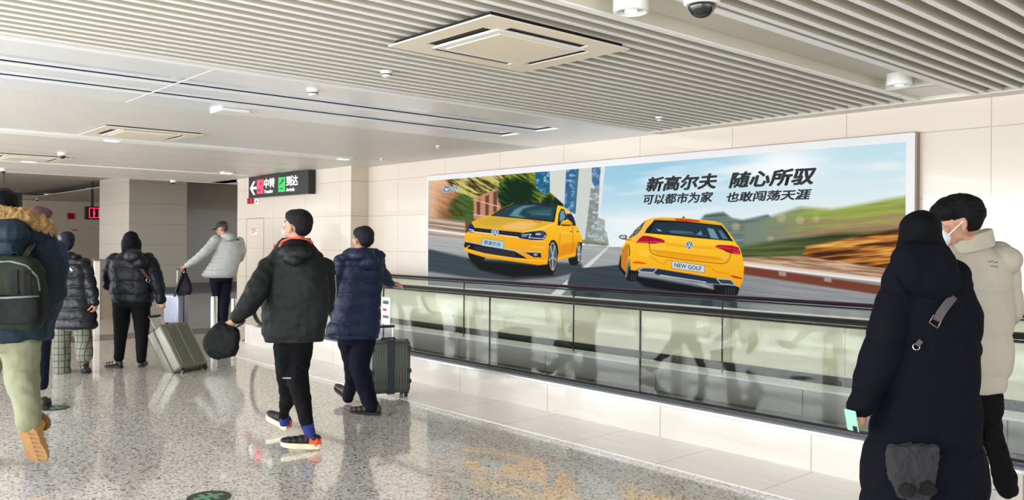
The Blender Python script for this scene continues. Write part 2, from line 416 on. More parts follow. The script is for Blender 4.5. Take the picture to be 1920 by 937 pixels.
for y, xs in ((NY, [-10.07, -8.17, -6.27, -4.37, -2.46, -.56, 1.34, 3.24]), (FY, [-10.6, -8.6, -6.6, -4.62, -2.66, -.7, 1.3, 3.3])):
    edges = [XE] + xs + [XR2]
    for a, b_ in zip(edges, edges[1:]):
        MB().box(a + .004, b_ - .004, y - .006, y + .006, ZD - .0, ZH - .02).put('glass_panel', gl if y == NY else gl2, wk)
    arc = [(p[0] + .012, p[1], p[2]) for p in newel(y)]
    MB().poly([(p[0], y - .006, min(p[2], ZH - .02)) for p in arc] , ext=(0, .012, 0)).put('glass_end', gl, wk)
    for x in xs: MB().box(x - .004, x + .004, y - .008, y + .008, ZD, ZH - .03).put('glass_joint', mat('joint_rubber', (38, 42, 40), rough=.5), wk)
    line = [(XR2, y, ZH)] + [(x, y, ZH) for x in np.arange(XR2 - .5, XE, -.8)] + newel(y) + [(XE + .5, y, .29), (XE + .9, y, .25)]
    MB().tube(line, .03, n=10, sq=(.036, .021) if y == NY else (.034, .018)).put('handrail', mat('handrail_rubber' if y == NY else 'handrail_rubber_far', (26, 26, 29) if y == NY else (44, 30, 52), rough=.3), wk)
    line2 = [(p[0], p[1], p[2] - .03) for p in line[:-17]]
    MB().tube([(XR2, y, ZH - .033), (XE, y, ZH - .033)], .01, n=6, sq=(.018, .010)).put('rail_track', steel, wk)
    MB().box(XE - .35, XE, y - .09, y + .11, 0, ZD).put('newel_base', stone, wk)
# notice stuck on the glass near the boarding end
ns = MB().box(-8.20, -8.02, NY - .009, NY - .0065, .55, .86).put('notice_sticker', mat('sticker', (232, 240, 236), rough=.5), wk, 'white safety notice with small dark and red marks stuck on the glass')
for (a, b_, z0, z1, c) in ((-8.17, -8.05, .78, .82, (60, 80, 70)), (-8.17, -8.09, .70, .73, (190, 60, 60)), (-8.17, -8.05, .62, .65, (60, 120, 90))):
    o = MB().box(a, b_, NY - .0095, NY - .0085, z0, z1).put('printed_line', mat('print%d' % c[0], c, rough=.5), wk)

# ------------------------------------------------------------------ ceiling fittings
def cassette(x0, x1, y0, y1, z, label):
    t = thing('ceiling_cassette', label, 'air conditioner', ((x0 + x1) / 2, (y0 + y1) / 2, z))
    cm = mat('cassette_plastic', (238, 226, 204), rough=.4); cw = mat('cassette_trim', (240, 238, 232), rough=.35); dk = mat('vent_dark', (24, 18, 14), rough=.9)
    w_, h_ = x1 - x0, y1 - y0
    # frame ring with four air slots
    TK = .008
    m = MB()
    def q(a, b_, c, d, zz0, zz1): m.box(x0 + a * w_, x0 + b_ * w_, y0 + c * h_, y0 + d * h_, zz0, zz1)
    s0, s1 = .115, .185; e0, e1 = .22, .78
    q(0, 1, 0, s0, z, z + TK); q(0, 1, 1 - s0, 1, z, z + TK); q(0, s0, s0, 1 - s0, z, z + TK); q(1 - s0, 1, s0, 1 - s0, z, z + TK)
    for (a, b_, c, d) in ((s0, e0, s0, s1), (e1, 1 - s0, s0, s1), (s0, e0, 1 - s1, 1 - s0), (e1, 1 - s0, 1 - s1, 1 - s0), (s0, s1, s1, e0), (s0, s1, e1, 1 - s1), (1 - s1, 1 - s0, s1, e0), (1 - s1, 1 - s0, e1, 1 - s1)):
        q(a, b_, c, d, z, z + TK)
    m.put('frame', cm, t)
    m2 = MB(); m2.box(x0 + s1 * w_, x1 - s1 * w_, y0 + s1 * h_, y1 - s1 * h_, z - .006, z + TK, bev=.004); m2.put('grille_frame', cw, t)
    MB().box(x0 + .24 * w_, x1 - .24 * w_, y0 + .24 * h_, y1 - .24 * h_, z - .010, z - .005, bev=.002).put('grille', cm, t)
    MB().box(x0 + .03, x1 - .03, y0 + .03, y1 - .03, z + .012, z + .035).put('backing', dk, t)
    for (a, b_, c, d) in ((e0, e1, s0, s1), (e0, e1, 1 - s1, 1 - s0), (s0, s1, e0, e1), (1 - s1, 1 - s0, e0, e1)):
        xa, xb, ya, yb = x0 + a * w_, x0 + b_ * w_, y0 + c * h_, y0 + d * h_
        f = MB()
        if b_ - a > d - c: f.box(xa + .01, xb - .01, (ya + yb) / 2 - .006, (ya + yb) / 2 + .004, z + .006, z + .009)
        else: f.box((xa + xb) / 2 - .006, (xa + xb) / 2 + .004, ya + .01, yb - .01, z + .006, z + .009)
        f.put('louvre', mat('louvre', (70, 58, 46), rough=.7), t)
    return t
cassette(CX0, CX1, CY0, CY1, C - .045, 'large square cream air conditioning cassette set in the slatted ceiling')
cassette(-10.30, -9.30, 2.62, 3.66, C - .02, 'cream air conditioning cassette in the pale ceiling further down the hall')
cassette(-14.6, -13.5, 2.35, 3.35, C - .02, 'distant cream air conditioning cassette near the left end of the ceiling')

def downlight(px, py, zb, r, label):
    xr = -2.70; p = onX(px, py, xr); zb = p[2]; y = p[1]
    t = thing('cylinder_downlight', label, 'ceiling light', (xr, y, zb), 'surface cylinder downlights in the ceiling recess')
    MB().lathe((xr, y, zb), [(r * .80, .012), (r * .86, 0), (r, .003), (r, .008), (r, C + .075 - zb)], 36).put('housing', white, t, smooth=False)
    auto_smooth(t.children[0] if t.children else SC.objects[-1])
    MB().lathe((xr, y, zb), [(r * .35, -.001 + .03), (r * .80, .011)], 32).put('reflector', mat('reflector', (226, 228, 230), rough=.15, metal=.6), t)
    MB().lathe((xr, y, zb), [(r * .34, .0), (r * .36, .008)], 24).put('lamp', mat('downlight_lamp', (255, 250, 240), emit=.6), t)
    l = bpy.data.lights.new('downlight', 'SPOT'); l.energy = 10; l.spot_size = 1.9; l.spot_blend = .8; l.shadow_soft_size = .05
    o = bpy.data.objects.new('downlight_beam', l); link(o); o.parent = t; o.location = (0, 0, -.01)
downlight(1183, 24, 2.6, .088, 'white cylinder downlight beside the dome camera at the top of the ceiling')
downlight(1686, 161, 2.6, .088, 'white cylinder downlight in the recess close to the right wall')

def dome_camera(px, py, s, label, z=C):
    p = onZ(px, py, z); x, y = p[0], p[1]
    t = thing('dome_camera', label, 'security camera', (x, y, z), 'dome cameras')
    b = MB().lathe((x, y, z), [(.052 * s, -.045 * s), (.058 * s, -.04 * s), (.062 * s, 0)], 24).put('base', white, t); auto_smooth(b)
    pr = [(.046 * s * math.cos(a), -.045 * s - .042 * s * math.sin(a)) for a in np.linspace(math.pi / 2 * .96, 0, 8)]
    b = MB().lathe((x, y, z), pr, 24).put('dome', mat('smoked_dome', (22, 22, 24), rough=.06, coat=1), t, smooth=True)
    return t
dome_camera(1316, -16, 1.45, 'large dome camera hanging from the slatted ceiling at the top edge')
dome_camera(117, 286, 1.0, 'white dome camera on the flat ceiling left of the distant cassette'); dome_camera(5, 316, 1.0, 'white dome camera on the ceiling at the left edge of the picture')
dome_camera(325, 338, .95, 'white dome camera on the ceiling above the taupe column', C)
dome_camera(449, 337, .85, 'white dome camera at the corner of the panelled wall left of the hanging sign')
dome_camera(70, 371, 1.3, 'far dome camera under the high ceiling near the fire alarm', CH - .19)
def smoke(px, py, s, label, z=C, dark=False):
    p = onZ(px, py, z); x, y = p[0], p[1]
    t = thing('smoke_detector', label, 'smoke detector', (x, y, z), 'small round ceiling detectors')
    b = MB().lathe((x, y, z), [(.020 * s, -.05 * s), (.036 * s, -.044 * s), (.040 * s, -.018 * s), (.05 * s, -.014 * s), (.05 * s, 0)], 22).put('body', white, t); auto_smooth(b)
    MB().lathe((x, y, z), [(.0385 * s, -.034 * s), (.0405 * s, -.034 * s), (.0405 * s, -.024 * s), (.0385 * s, -.024 * s)], 22).put('vent_ring', voidm, t)
smoke(587, 168, 1.0, 'white smoke detector on the glossy ceiling panel'); smoke(725, 133, .9, 'small detector hanging from the slats below the large cassette')
smoke(1237, 219, .8, 'small detector on the slats above the advertisement sky'); smoke(822, 273, .7, 'tiny detector above the left end of the advertisement')
smoke(716, 297, .6, 'tiny detector near the wall corner above the pilaster')
def flatlamp(px, py, sx, sy, label, z=C, name='ceiling_lamp', h=.03):
    p = onZ(px, py, z); x, y = p[0], p[1]
    t = thing(name, label, 'ceiling light' if name == 'ceiling_lamp' else 'access point', (x, y, z), 'small flush ceiling lamps' if name == 'ceiling_lamp' else None)
    MB().box(x - sx / 2, x + sx / 2, y - sy / 2, y + sy / 2, z - h, z - .001, bev=min(h, sx) * .3).put('body', white, t)
    if name == 'ceiling_lamp':
        MB().box(x - sx * .38, x + sx * .38, y - sy * .38, y + sy * .38, z - h - .003, z - h + .001).put('diffuser', mat('lamp_diffuser', (255, 253, 248), emit=1.6), t)
    else:
        MB().box(x - sx * .3, x + sx * .3, y - sy * .3, y + sy * .3, z - .0 - .0005, z + .004).put('mount', voidm, t)
flatlamp(431, 206, .27, .27, 'square white wireless access point mounted under the ceiling', name='access_point', h=.032)
flatlamp(211, 260, .16, .16, 'square flush lamp just past the second cassette'); flatlamp(645, 295, .16, .16, 'square flush lamp near the wall end of the bright ceiling band')
flatlamp(425, 322, .18, .18, 'square flush lamp above the man in the grey jacket'); flatlamp(55, 300, .2, .2, 'square flush lamp at the far left ceiling')
flatlamp(173, 353, .3, .3, 'small flush lamp above the restroom sign', CH); flatlamp(91, 363, .3, .3, 'small flush lamp left of the restroom sign under the high ceiling', CH)

# ------------------------------------------------------------------ signs
yf = onX(578, 360, -12.83)[1]
X0, X1 = onY(466, 350, yf)[0], -12.83; ZT = C - .01; ZB = onY(520, 367, yf)[2]
sg = thing('direction_sign', 'black hanging direction sign with arrow, red transfer tile and green arrivals tile', 'sign', ((X0 + X1) / 2, yf + .05, ZT))
MB().box(X0, X1, yf, yf + .12, ZB, ZT, bev=.008).put('sign_box', mat('sign_black', (36, 34, 38), rough=.3), sg)
MB().box(X1 - .012, X1 + .004, yf - .004, yf + .124, ZB - .004, ZT + .004).put('end_cap', mat('sign_cap', (18, 18, 20), rough=.35), sg)
MB().box(X0 + .3, X0 + .34, yf + .05, yf + .08, ZT, C + .01).box(X1 - .34, X1 - .3, yf + .05, yf + .08, ZT, C + .01).put('hanger', steeld, sg)
def sx(px): return onY(px, 350, yf)[0]
zh = ZT - ZB
def sz(t): return ZT - zh * t
signw = mat('sign_white', (250, 250, 252), emit=1.1)
yy = yf - .004
a0, a1 = sx(469), sx(481)
cxm = (a0 + a1) / 2; zc = sz(.55)
m = MB()
hw = (a1 - a0)
m.poly([(a0, yy, zc), (a0 + hw * .55, yy, zc + zh * .32), (a0 + hw * .8, yy, zc + zh * .32), (a0 + hw * .38, yy, zc + zh * .06), (a1, yy, zc + zh * .06), (a1, yy, zc - zh * .06), (a0 + hw * .38, yy, zc - zh * .06), (a0 + hw * .8, yy, zc - zh * .32), (a0 + hw * .55, yy, zc - zh * .32)], ext=(0, .003, 0))
m.put('arrow', signw, sg)
for (p0, p1, col, nm) in ((482, 494, (235, 60, 90), 'red'), (522, 535, (40, 165, 80), 'green')):
    t = MB().box(sx(p0), sx(p1), yy, yy + .003, sz(.84), sz(.18), bev=.001).put('pictogram_tile', mat('tile_' + nm, col, emit=.9), sg, nm + ' tile with a small aeroplane pictogram')
    ca, cz = (sx(p0) + sx(p1)) / 2, sz(.5); q = (sx(p1) - sx(p0)) / 2; yv = yy - .002
    m = MB()
    def pl(pts): m.poly([(ca + a * q, yv, cz + b_ * q) for a, b_ in pts], ext=(0, .0015, 0))
    if nm == 'green':
        pl([(-.6, -.05), (-.45, .0), (.55, .45), (.7, .62), (.55, .66), (-.5, .15), (-.7, .1)]); pl([(-.05, .2), (.15, .3), (.35, .8), (.2, .78)]); pl([(-.6, -.62), (.4, -.62), (.4, -.5), (-.6, -.5)])
    else:
        pl([(-.1, .1), (.0, .1), (.62, .45), (.62, .55), (-.1, .3)]); pl([(.25, .3), (.4, .3), (.35, .85), (.2, .85)])
        pl([(-.6, -.7), (-.5, -.75), (.2, -.45), (.2, -.35), (-.6, -.55)]); pl([(-.3, -.6), (-.15, -.6), (-.1, -.1), (-.25, -.1)]); pl([(.35, -.2), (.6, -.2), (.6, -.1), (.35, -.1)])
    m.put('pictogram', mat('pict_dark_' + nm, (30, 26, 28), rough=.5), sg)
put('lettering', text_on_wall('中转', sx(495.5), sx(515), sz(.60), sz(.16), yy, .012), signw, sg)
put('lettering', text_on_wall('到达', sx(537), sx(558.5), sz(.60), sz(.16), yy, .012), signw, sg)
put('lettering', text_on_wall('Transfer', sx(495.5), sx(512), sz(.84), sz(.68), yy, .006), signw, sg)
put('lettering', text_on_wall('Arrivals', sx(537), sx(552.5), sz(.84), sz(.68), yy, .006), signw, sg)

# restroom sign (far)
p = onX(160, 400, -27.0); pr2 = onX(188, 400, -27.0); zt = onX(175, 387, -27)[2]; zb = onX(175, 411.5, -27)[2]
rs = thing('restroom_sign', 'small black sign box with a glowing pink-red figure in a square outline', 'sign', (-27.1, (p[1] + pr2[1]) / 2, zt))
ya, yb = p[1], pr2[1]; wd = yb - ya
MB().box(-27.15, -27, ya, yb, zb, zt).put('sign_box', MATS['sign_black'], rs)
MB().box(-27.1, -27.05, ya + .2, ya + .25, zt, CH).box(-27.1, -27.05, yb - .25, yb - .2, zt, CH).put('hanger', steeld, rs)
redm = mat('sign_red_glow', (240, 50, 95), emit=1.1)
yo0, yo1 = ya + wd * .24, yb - wd * .08; hh = zt - zb; xx = -26.99
m = MB(); t_ = .022
m.box(xx, xx + .01, yo0, yo1, zt - hh * .1 - t_, zt - hh * .1).box(xx, xx + .01, yo0, yo1, zb + hh * .12, zb + hh * .12 + t_).box(xx, xx + .01, yo0, yo0 + t_, zb + hh * .12, zt - hh * .1).box(xx, xx + .01, yo1 - t_, yo1, zb + hh * .12, zt - hh * .1)
m.put('square_outline', redm, rs)
yc = (yo0 + yo1) / 2; f0, f1 = zb + hh * .2, zt - hh * .18; fh = f1 - f0
m = MB(); m.ell((xx, yc, f1 - fh * .08), (.006, fh * .085, fh * .09))
m.poly([(xx, yc - fh * .07, f1 - fh * .2), (xx, yc + fh * .07, f1 - fh * .2), (xx, yc + fh * .14, f1 - fh * .62), (xx, yc + fh * .08, f1 - fh * .64), (xx, yc + fh * .07, f0), (xx, yc - fh * .07, f0), (xx, yc - fh * .08, f1 - fh * .64), (xx, yc - fh * .14, f1 - fh * .62)], ext=(.008, 0, 0))
m.put('figure_symbol', redm, rs)

def wallbox(name, label, cat, px0, px1, py0, py1, Y, d, m, parent=None):
    a = onY(px0, (py0 + py1) / 2, Y); b_ = onY(px1, (py0 + py1) / 2, Y); z1 = onY((px0 + px1) / 2, py0, Y)[2]; z0 = onY((px0 + px1) / 2, py1, Y)[2]
    return a[0], b_[0], z0, z1
# fire bell, switch plate, notices on the left wall
a, b_, z0, z1 = wallbox('', '', '', 467.5, 476, 371, 382, LY, .05, None)
t = thing('fire_alarm_bell', 'red fire alarm sounder on the wall below the hanging sign', 'fire alarm', ((a + b_) / 2, LY, z0))
mm = MB().box(a, b_, LY - .05, LY, z0, z1, bev=.012).put('housing', mat('alarm_red', (196, 22, 34), rough=.35), t)
mm = MB().cyl(((a + b_) / 2, LY - .05, (z0 + z1) / 2), ((a + b_) / 2, LY - .075, (z0 + z1) / 2), .05, .035).put('horn', mat('alarm_red2', (170, 14, 26), rough=.3), t)
a, b_, z0, z1 = wallbox('', '', '', 479, 486, 373, 382, LY, .05, None)
t = thing('wall_switch', 'small white plate with a dark button right of the red fire alarm', 'switch', ((a + b_) / 2, LY, z0))
MB().box(a, b_, LY - .012, LY, z0, z1, bev=.003).put('plate', white, t)
MB().cyl(((a + b_) / 2, LY - .012, (z0 + z1) / 2), ((a + b_) / 2, LY - .02, (z0 + z1) / 2), .016, n=14).put('button', black, t)
a, b_, z0, z1 = wallbox('', '', '', 471, 483, 426, 440, LY, .05, None)
t = thing('wall_notice', 'small white notice with red lettering on the wall panel', 'notice', ((a + b_) / 2, LY, z0))
MB().box(a, b_, LY - .003, LY, z0, z1).put('sheet', mat('notice_sheet', (234, 230, 224), rough=.5), t)
m = MB()
for k, (u0, u1) in enumerate(((.0, .95), (.05, .7), (.1, .9), (.1, .6))):
    zz = z1 - (z1 - z0) * (.08 + .2 * k); m.box(a + (b_ - a) * u0, a + (b_ - a) * u1, LY - .0045, LY - .003, zz - (z1 - z0) * .09, zz)
m.put('printed_text', mat('notice_red', (186, 60, 60), rough=.5), t)
# service door outline in the left wall
a, b_, z0, z1 = wallbox('', '', '', 462, 494, 409, 640, LY, .05, None)
m = MB()
for x in (a, b_): m.box(x - .008, x + .008, LY - .002, LY, 0, z1)
m.box(a, b_, LY - .002, LY, z1 - .006, z1 + .006); o = m.put('door_1', mat('door_gap', (150, 136, 120), rough=.6)); o['kind'] = 'structure'
# far red alarm and notice
p = onX(132, 405, XR); t = thing('fire_alarm_box', 'red square fire alarm box on the far cream wall left of the restroom sign', 'fire alarm', (XR, p[1], p[2]))
MB().box(XR, XR + .06, p[1] - .14, p[1] + .14, p[2] - .13, p[2] + .13, bev=.02).put('housing', MATS['alarm_red'], t)
MB().box(XR + .06, XR + .07, p[1] - .07, p[1] + .07, p[2] - .05, p[2] + .05).put('call_point', MATS['alarm_red2'], t)
p = onX(140, 431, XR); t = thing('wall_plaque', 'thin red lettered plaque on the far wall below the fire alarm', 'notice', (XR, p[1], p[2]))
MB().box(XR, XR + .015, p[1] - .14, p[1] + .14, p[2] - .04, p[2] + .04).put('plate', mat('plaque', (214, 190, 178), rough=.5), t)
MB().box(XR + .015, XR + .02, p[1] - .12, p[1] + .12, p[2] - .02, p[2] + .02).put('printed_text', MATS['notice_red'], t)
# dark screen edge behind the head of the man with the backpack
p = onX(40, 375, -24.0)
t = thing('hanging_screen', 'dark hanging screen partly hidden behind the man with the fur hood', 'screen', (-24, p[1], 2.9))
z1 = onX(40, 361, -24.0)[2]; z0 = onX(40, 388, -24)[2]; y1_ = onX(42, 375, -24)[1]
MB().box(-24.1, -24, y1_ - .8, y1_, z0, z1, bev=.01).put('casing', black, t); MB().box(-24.06, -24.03, y1_ - .42, y1_ - .38, z1, CH).put('hanger', steeld, t)

# low partition, bollards
pA = onZ(177, 600, 0); pB = onX(187, 600, pA[0]); zt = onX(182, 487, pA[0])[2]
t = thing('low_partition', 'low partition with a cream end panel and taupe side behind the women in black', 'partition', (pA[0], pA[1], 0))
MB().box(pA[0] - .08, pA[0], pA[1], pB[1], 0, zt).put('end_panel', mat('cream_end', (232, 226, 216), rough=.3), t)
MB().box(pA[0] - .08, pA[0] - .02, pB[1], pB[1] + .75, 0, zt - .02).put('side_panel', taupe2, t)
MB().box(pA[0] - .1, pA[0] + .01, pA[1] - .01, pB[1] + .75, zt - .02, zt + .012).put('cap', mat('cap_dark', (120, 112, 102), rough=.3), t)
for k, (px, pt, pb, lab) in enumerate(((401, 555, 624, 'stainless steel bollard in front of the man in the grey jacket'), (438, 559, 622, 'stainless steel bollard right of the man in the grey jacket'))):
    g = onZ(px, pb, 0); r = 6.3 / FOC * math.hypot(g[0], g[1]) * .93 if k == 0 else 5 / FOC * math.hypot(g[0], g[1]) * .93
    D = float(np.dot(g - EYE, FWD)); zt = atD(px, pt, D)[2]
    t = thing('bollard', lab, 'bollard', (g[0], g[1], 0), 'steel bollards')
    b = MB().lathe((g[0], g[1], 0), [(r, .004), (r, zt - .01), (r * .9, zt)], 28).put('post', steel, t); auto_smooth(b)
    MB().lathe((g[0], g[1], 0), [(r * 1.5, 0), (r * 1.5, .006), (r * 1.1, .012)], 28).put('base_ring', steel, t)
# floor guide discs
for k, (px, py, r, lab) in enumerate(((102, 765, .125, 'dark round guide disc on the floor beside the tan boot'), (392, 932, .125, 'dark green round guide disc at the bottom of the picture'))):
    g = onZ(px, py, 0); t = thing('floor_disc', lab, 'floor sticker', (g[0], g[1], 0), 'round floor stickers')
    MB().lathe((g[0], g[1], 0), [(r, .0), (r, .003)], 36).put('disc', mat('disc_dark', (44, 52, 48), rough=.4), t)
    m = MB()
    for q in (-.3, .12): m.box(g[0] - r * .6, g[0] + r * .5, g[1] + r * q, g[1] + r * (q + .2), .003, .0036)
    m.box(g[0] - r * .2, g[0] + r * .1, g[1] - r * .7, g[1] + r * .7, .003, .0034)
    m.put('symbol', mat('disc_green', (96, 150, 112), rough=.5), t)
# ------------------------------------------------------------------ advertisement light box
BX0, BX1 = -9.93, -3.06; BZ0, BZ1 = 0.86, 2.385
AY = WY - .062
def wall_px(px, py): p = onY(px, py, AY); return p[0], p[2]
def art():
    NX, NZ = 1400, 330
    xs = np.linspace(BX0, BX1, NX); zs = np.linspace(BZ1, BZ0, NZ)
    X, Z = np.meshgrid(xs, zs)
    dx, dy, dz = X, np.full_like(X, AY), Z - H
    d = dx * FWD[0] + dy * FWD[1]; a = (dx * RGT[0] + dy * RGT[1]) / d * FOC; b = dz / d * FOC
    PX = CX + a * CR + b * SR; PY = CY - (-a * SR + b * CR)
    img = np.zeros((NZ, NX, 3)); rng = np.random.RandomState(4)
    def mask(pts, soft=1.0):
        pts = np.array(pts, float); x0, y0 = pts.min(0) - soft - 2; x1, y1 = pts.max(0) + soft + 2
        colm = np.where((PX.max(0) >= x0) & (PX.min(0) <= x1))[0]
        rowm = np.where((PY.max(1) >= y0) & (PY.min(1) <= y1))[0]
        if len(colm) == 0 or len(rowm) == 0: return None
        sl = (slice(rowm[0], rowm[-1] + 1), slice(colm[0], colm[-1] + 1))
        U, V = PX[sl], PY[sl]; inside = np.zeros(U.shape, bool); dist = np.full(U.shape, 1e9)
        n = len(pts)
        for i in range(n):
            ax, ay = pts[i]; bx, by = pts[(i + 1) % n]
            if ay != by:
                c = ((ay > V) != (by > V)) & (U < (bx - ax) * (V - ay) / (by - ay) + ax); inside ^= c
            ex, ey = bx - ax, by - ay; L2 = ex * ex + ey * ey + 1e-9
            t = np.clip(((U - ax) * ex + (V - ay) * ey) / L2, 0, 1)
            dist = np.minimum(dist, (U - ax - t * ex) ** 2 + (V - ay - t * ey) ** 2)
        dist = np.sqrt(dist); sd = np.where(inside, dist, -dist)
        return sl, np.clip(.5 + sd / soft, 0, 1)
    def fill(pts, col, alpha=1.0, soft=1.0, f=None):
        r = mask(pts, soft)
        if r is None: return
        sl, m = r; m = (m * alpha)[..., None]
        c = np.array(col, float) if f is None else f(PX[sl], PY[sl])
        img[sl] = img[sl] * (1 - m) + c * m
    def line(pts, w, col, alpha=1.0, soft=1.0):
        for (ax, ay), (bx, by) in zip(pts, pts[1:]):
            L = math.hypot(bx - ax, by - ay) + 1e-6; nx, ny = -(by - ay) / L * w / 2, (bx - ax) / L * w / 2
            fill([(ax + nx, ay + ny), (bx + nx, by + ny), (bx - nx, by - ny), (ax - nx, ay - ny)], col, alpha, soft)
    def ellipse(cx, cy, rx, ry, col, alpha=1.0, soft=1.0, rot=0, f=None, n=28):
        c, s = math.cos(rot), math.sin(rot)
        fill([(cx + rx * math.cos(t) * c - ry * math.sin(t) * s, cy + rx * math.cos(t) * s + ry * math.sin(t) * c) for t in np.linspace(0, 2 * math.pi, n, endpoint=False)], col, alpha, soft, f)
    def vnoise(U, V, seed):
        r = np.random.RandomState(seed); T = r.rand(128, 128)
        iu = np.floor(U).astype(int); iv = np.floor(V).astype(int); fu = U - iu; fv = V - iv; fu = fu * fu * (3 - 2 * fu); fv = fv * fv * (3 - 2 * fv)
        g = lambda i, j: T[i % 128, j % 128]
        return (g(iu, iv) * (1 - fu) + g(iu + 1, iv) * fu) * (1 - fv) + (g(iu, iv + 1) * (1 - fu) + g(iu + 1, iv + 1) * fu) * fv
    def streak(U, V, ang, lx, ly, seed):
        c, s = math.cos(ang), math.sin(ang); a_ = (U * c + V * s) / lx; b_ = (-U * s + V * c) / ly
        return .5 * vnoise(a_, b_, seed) + .3 * vnoise(a_ * 2.1, b_ * 2.1, seed + 1) + .2 * vnoise(a_ * 4, b_ * 4, seed + 2)
    def mixc(a_, b_, t): t = np.clip(t, 0, 1)[..., None]; return np.array(a_, float) * (1 - t) + np.array(b_, float) * t
    # sky
    def sky(U, V):
        t = (V - (330 - (U - 1130) * .085)) / 125
        rr_ = np.clip((U - 1250) / 260, 0, 1)[..., None]; c = mixc((158, 206, 230), (236, 244, 244), t) * (1 - rr_) + mixc((196, 226, 236), (236, 243, 243), t) * rr_
        n = streak(U, V, -.05, 160, 26, 11); cl = np.clip((n - .48) * 3.2, 0, 1)
        c = c + (np.array([248, 250, 250]) - c) * (cl * .75)[..., None]
        g = np.exp(-(((U - 1470) / 70) ** 2 + ((V - 305) / 34) ** 2)); c = c + (255 - c) * (g * .85)[..., None]
        g = np.exp(-(((U - 1190) / 70) ** 2 + ((V - 420) / 20) ** 2)); c = c + (250 - c) * (g * .7)[..., None]
        return c
    BIG = [(700, 200), (1800, 200), (1800, 700), (700, 700)]
    fill(BIG, 0, f=sky)
    # left side street
    def left(U, V):
        c = mixc((214, 160, 118), (120, 76, 44), (V - 350) / 70 + (U - 830) / 160)
        n = streak(U, V, .45, 40, 5, 21); c = c * (.72 + .56 * n)[..., None]
        e = np.exp(-((U - 808) / 16) ** 2); c = c + (np.array([228, 190, 160]) - c) * (e * .8)[..., None]
        return c
    fill([(780, 300), (1010, 300), (1010, 470), (780, 470)], 0, f=left)
    def foliage(dark, light, seed, ang=.5, sc=1.0, th=.5):
        def f(U, V):
            n = streak(U, V, ang, 22 * sc, 4 * sc, seed); c = mixc(dark, light, (n - th) * 4 + .5); return c
        return f
    fill([(832, 325), (1000, 310), (1000, 345), (935, 380), (870, 376), (845, 352)], 0, soft=8, f=foliage((66, 60, 30), (206, 196, 112), 31))
    ellipse(868, 392, 26, 26, 0, soft=10, f=foliage((70, 62, 24), (70, 110, 52), 33))
    # brick house
    fill([(888, 372), (938, 350), (938, 420), (888, 410)], (196, 140, 108), soft=2)
    for x in (894, 910, 925): fill([(x, 376 - (x - 894) * .5), (x + 7, 373 - (x - 894) * .5), (x + 6, 404), (x, 404)], (106, 66, 58), soft=2)
    line([(888, 374), (938, 388)], 2, (220, 190, 160), soft=1.5); line([(888, 402), (930, 408)], 2, (214, 200, 180), soft=1.5)
    # round trees
    def tree(cx, cy, r, seed):
        def f(U, V):
            rr = np.hypot(U - cx, V - cy) / r; n = streak(U, V, .55, 18, 3.5, seed)
            hi = np.clip(rr * 1.25 - .62 + (U - cx - (V - cy)) / r * .22 + (n - .5) * 1.3, 0, 1)
            return mixc((16, 44, 26), (176, 178, 50), hi)
        return f
    ellipse(978, 362, 46, 44, 0, soft=3, f=tree(978, 362, 46, 41))
    ellipse(1032, 376, 18, 20, 0, soft=3, f=tree(1032, 376, 18, 43)); ellipse(1046, 380, 12, 18, 0, soft=3, f=tree(1046, 380, 14, 44))
    # towers
    def tower(pts, col, win=None, seed=0):
        fill(pts, col, soft=1.2)
        if win is not None:
            def f(U, V):
                n = streak(U, V, .1, 7, 5, 50 + seed); return mixc(win, (190, 214, 224), (n - .45) * 3)
            fill(pts, 0, .8, 1.2, f=f)
    tower([(1004, 318), (1034, 315), (1034, 356), (1020, 366), (1004, 350)], (34, 106, 140), (24, 92, 130), 1)
    tower([(1031, 315), (1064, 313), (1060, 386), (1031, 360)], (214, 218, 210))
    tower([(1062, 313), (1088, 311), (1080, 402), (1058, 392)], (60, 110, 150), (46, 96, 142), 2)
    tower([(1084, 311), (1114, 310), (1104, 470), (1076, 420), (1080, 390)], (206, 214, 206))
    fill([(1080, 311), (1086, 311), (1079, 400), (1075, 398)], (70, 110, 138), soft=1)
    tower([(1110, 310), (1130, 309), (1126, 372), (1110, 340)], (90, 130, 162), (62, 108, 150), 3)
    fill([(1127, 309), (1135, 309), (1122, 440), (1116, 440)], (226, 230, 232), soft=1)
    tower([(1108, 352), (1124, 352), (1118, 458), (1096, 458)], (200, 198, 188), (120, 128, 124), 4)
    tower([(1122, 408), (1134, 412), (1134, 456), (1118, 456)], (206, 204, 196), (140, 146, 144), 5)
    tower([(1132, 430), (1138, 436), (1142, 460), (1128, 460)], (190, 192, 188), (150, 150, 148), 6)
    for k in range(14):
        x = 1078 + k * 4.4; ellipse(x, 451 + k * .55, 5, 3.5, (116 + 8 * (k % 3), 124, 96), .7, 2)
    # right hills
    def hills(c0, c1, seed, ly=5, lx=120, ang=-.05):
        def f(U, V): return mixc(c0, c1, (streak(U, V, ang, lx, ly, seed) - .3) * 2.4)
        return f
    fill([(1310, 415), (1322, 402), (1340, 399), (1356, 397), (1372, 408), (1392, 412), (1440, 402), (1480, 440), (1480, 500), (1300, 500)], 0, soft=5, f=hills((84, 104, 98), (128, 146, 138), 61))
    def hillr(U, V):
        n = streak(U, V, -.10, 120, 8, 63); t = (V - 402 + (U - 1500) * .06) / 52
        c = mixc((150, 166, 78), (160, 124, 104), t + (n - .5) * 1.6); c = c * (.86 + .28 * streak(U, V, -.08, 70, 3, 64))[..., None]; k = np.clip((U - 1420) / 120, 0, 1)
        return mixc((120, 134, 118), (0, 0, 0), 0 * n) * (1 - k)[..., None] + c * k[..., None]
    fill([(1395, 420), (1440, 408), (1500, 388), (1560, 392), (1620, 382), (1660, 374), (1740, 362), (1740, 480), (1395, 480)], 0, soft=9, f=hillr)
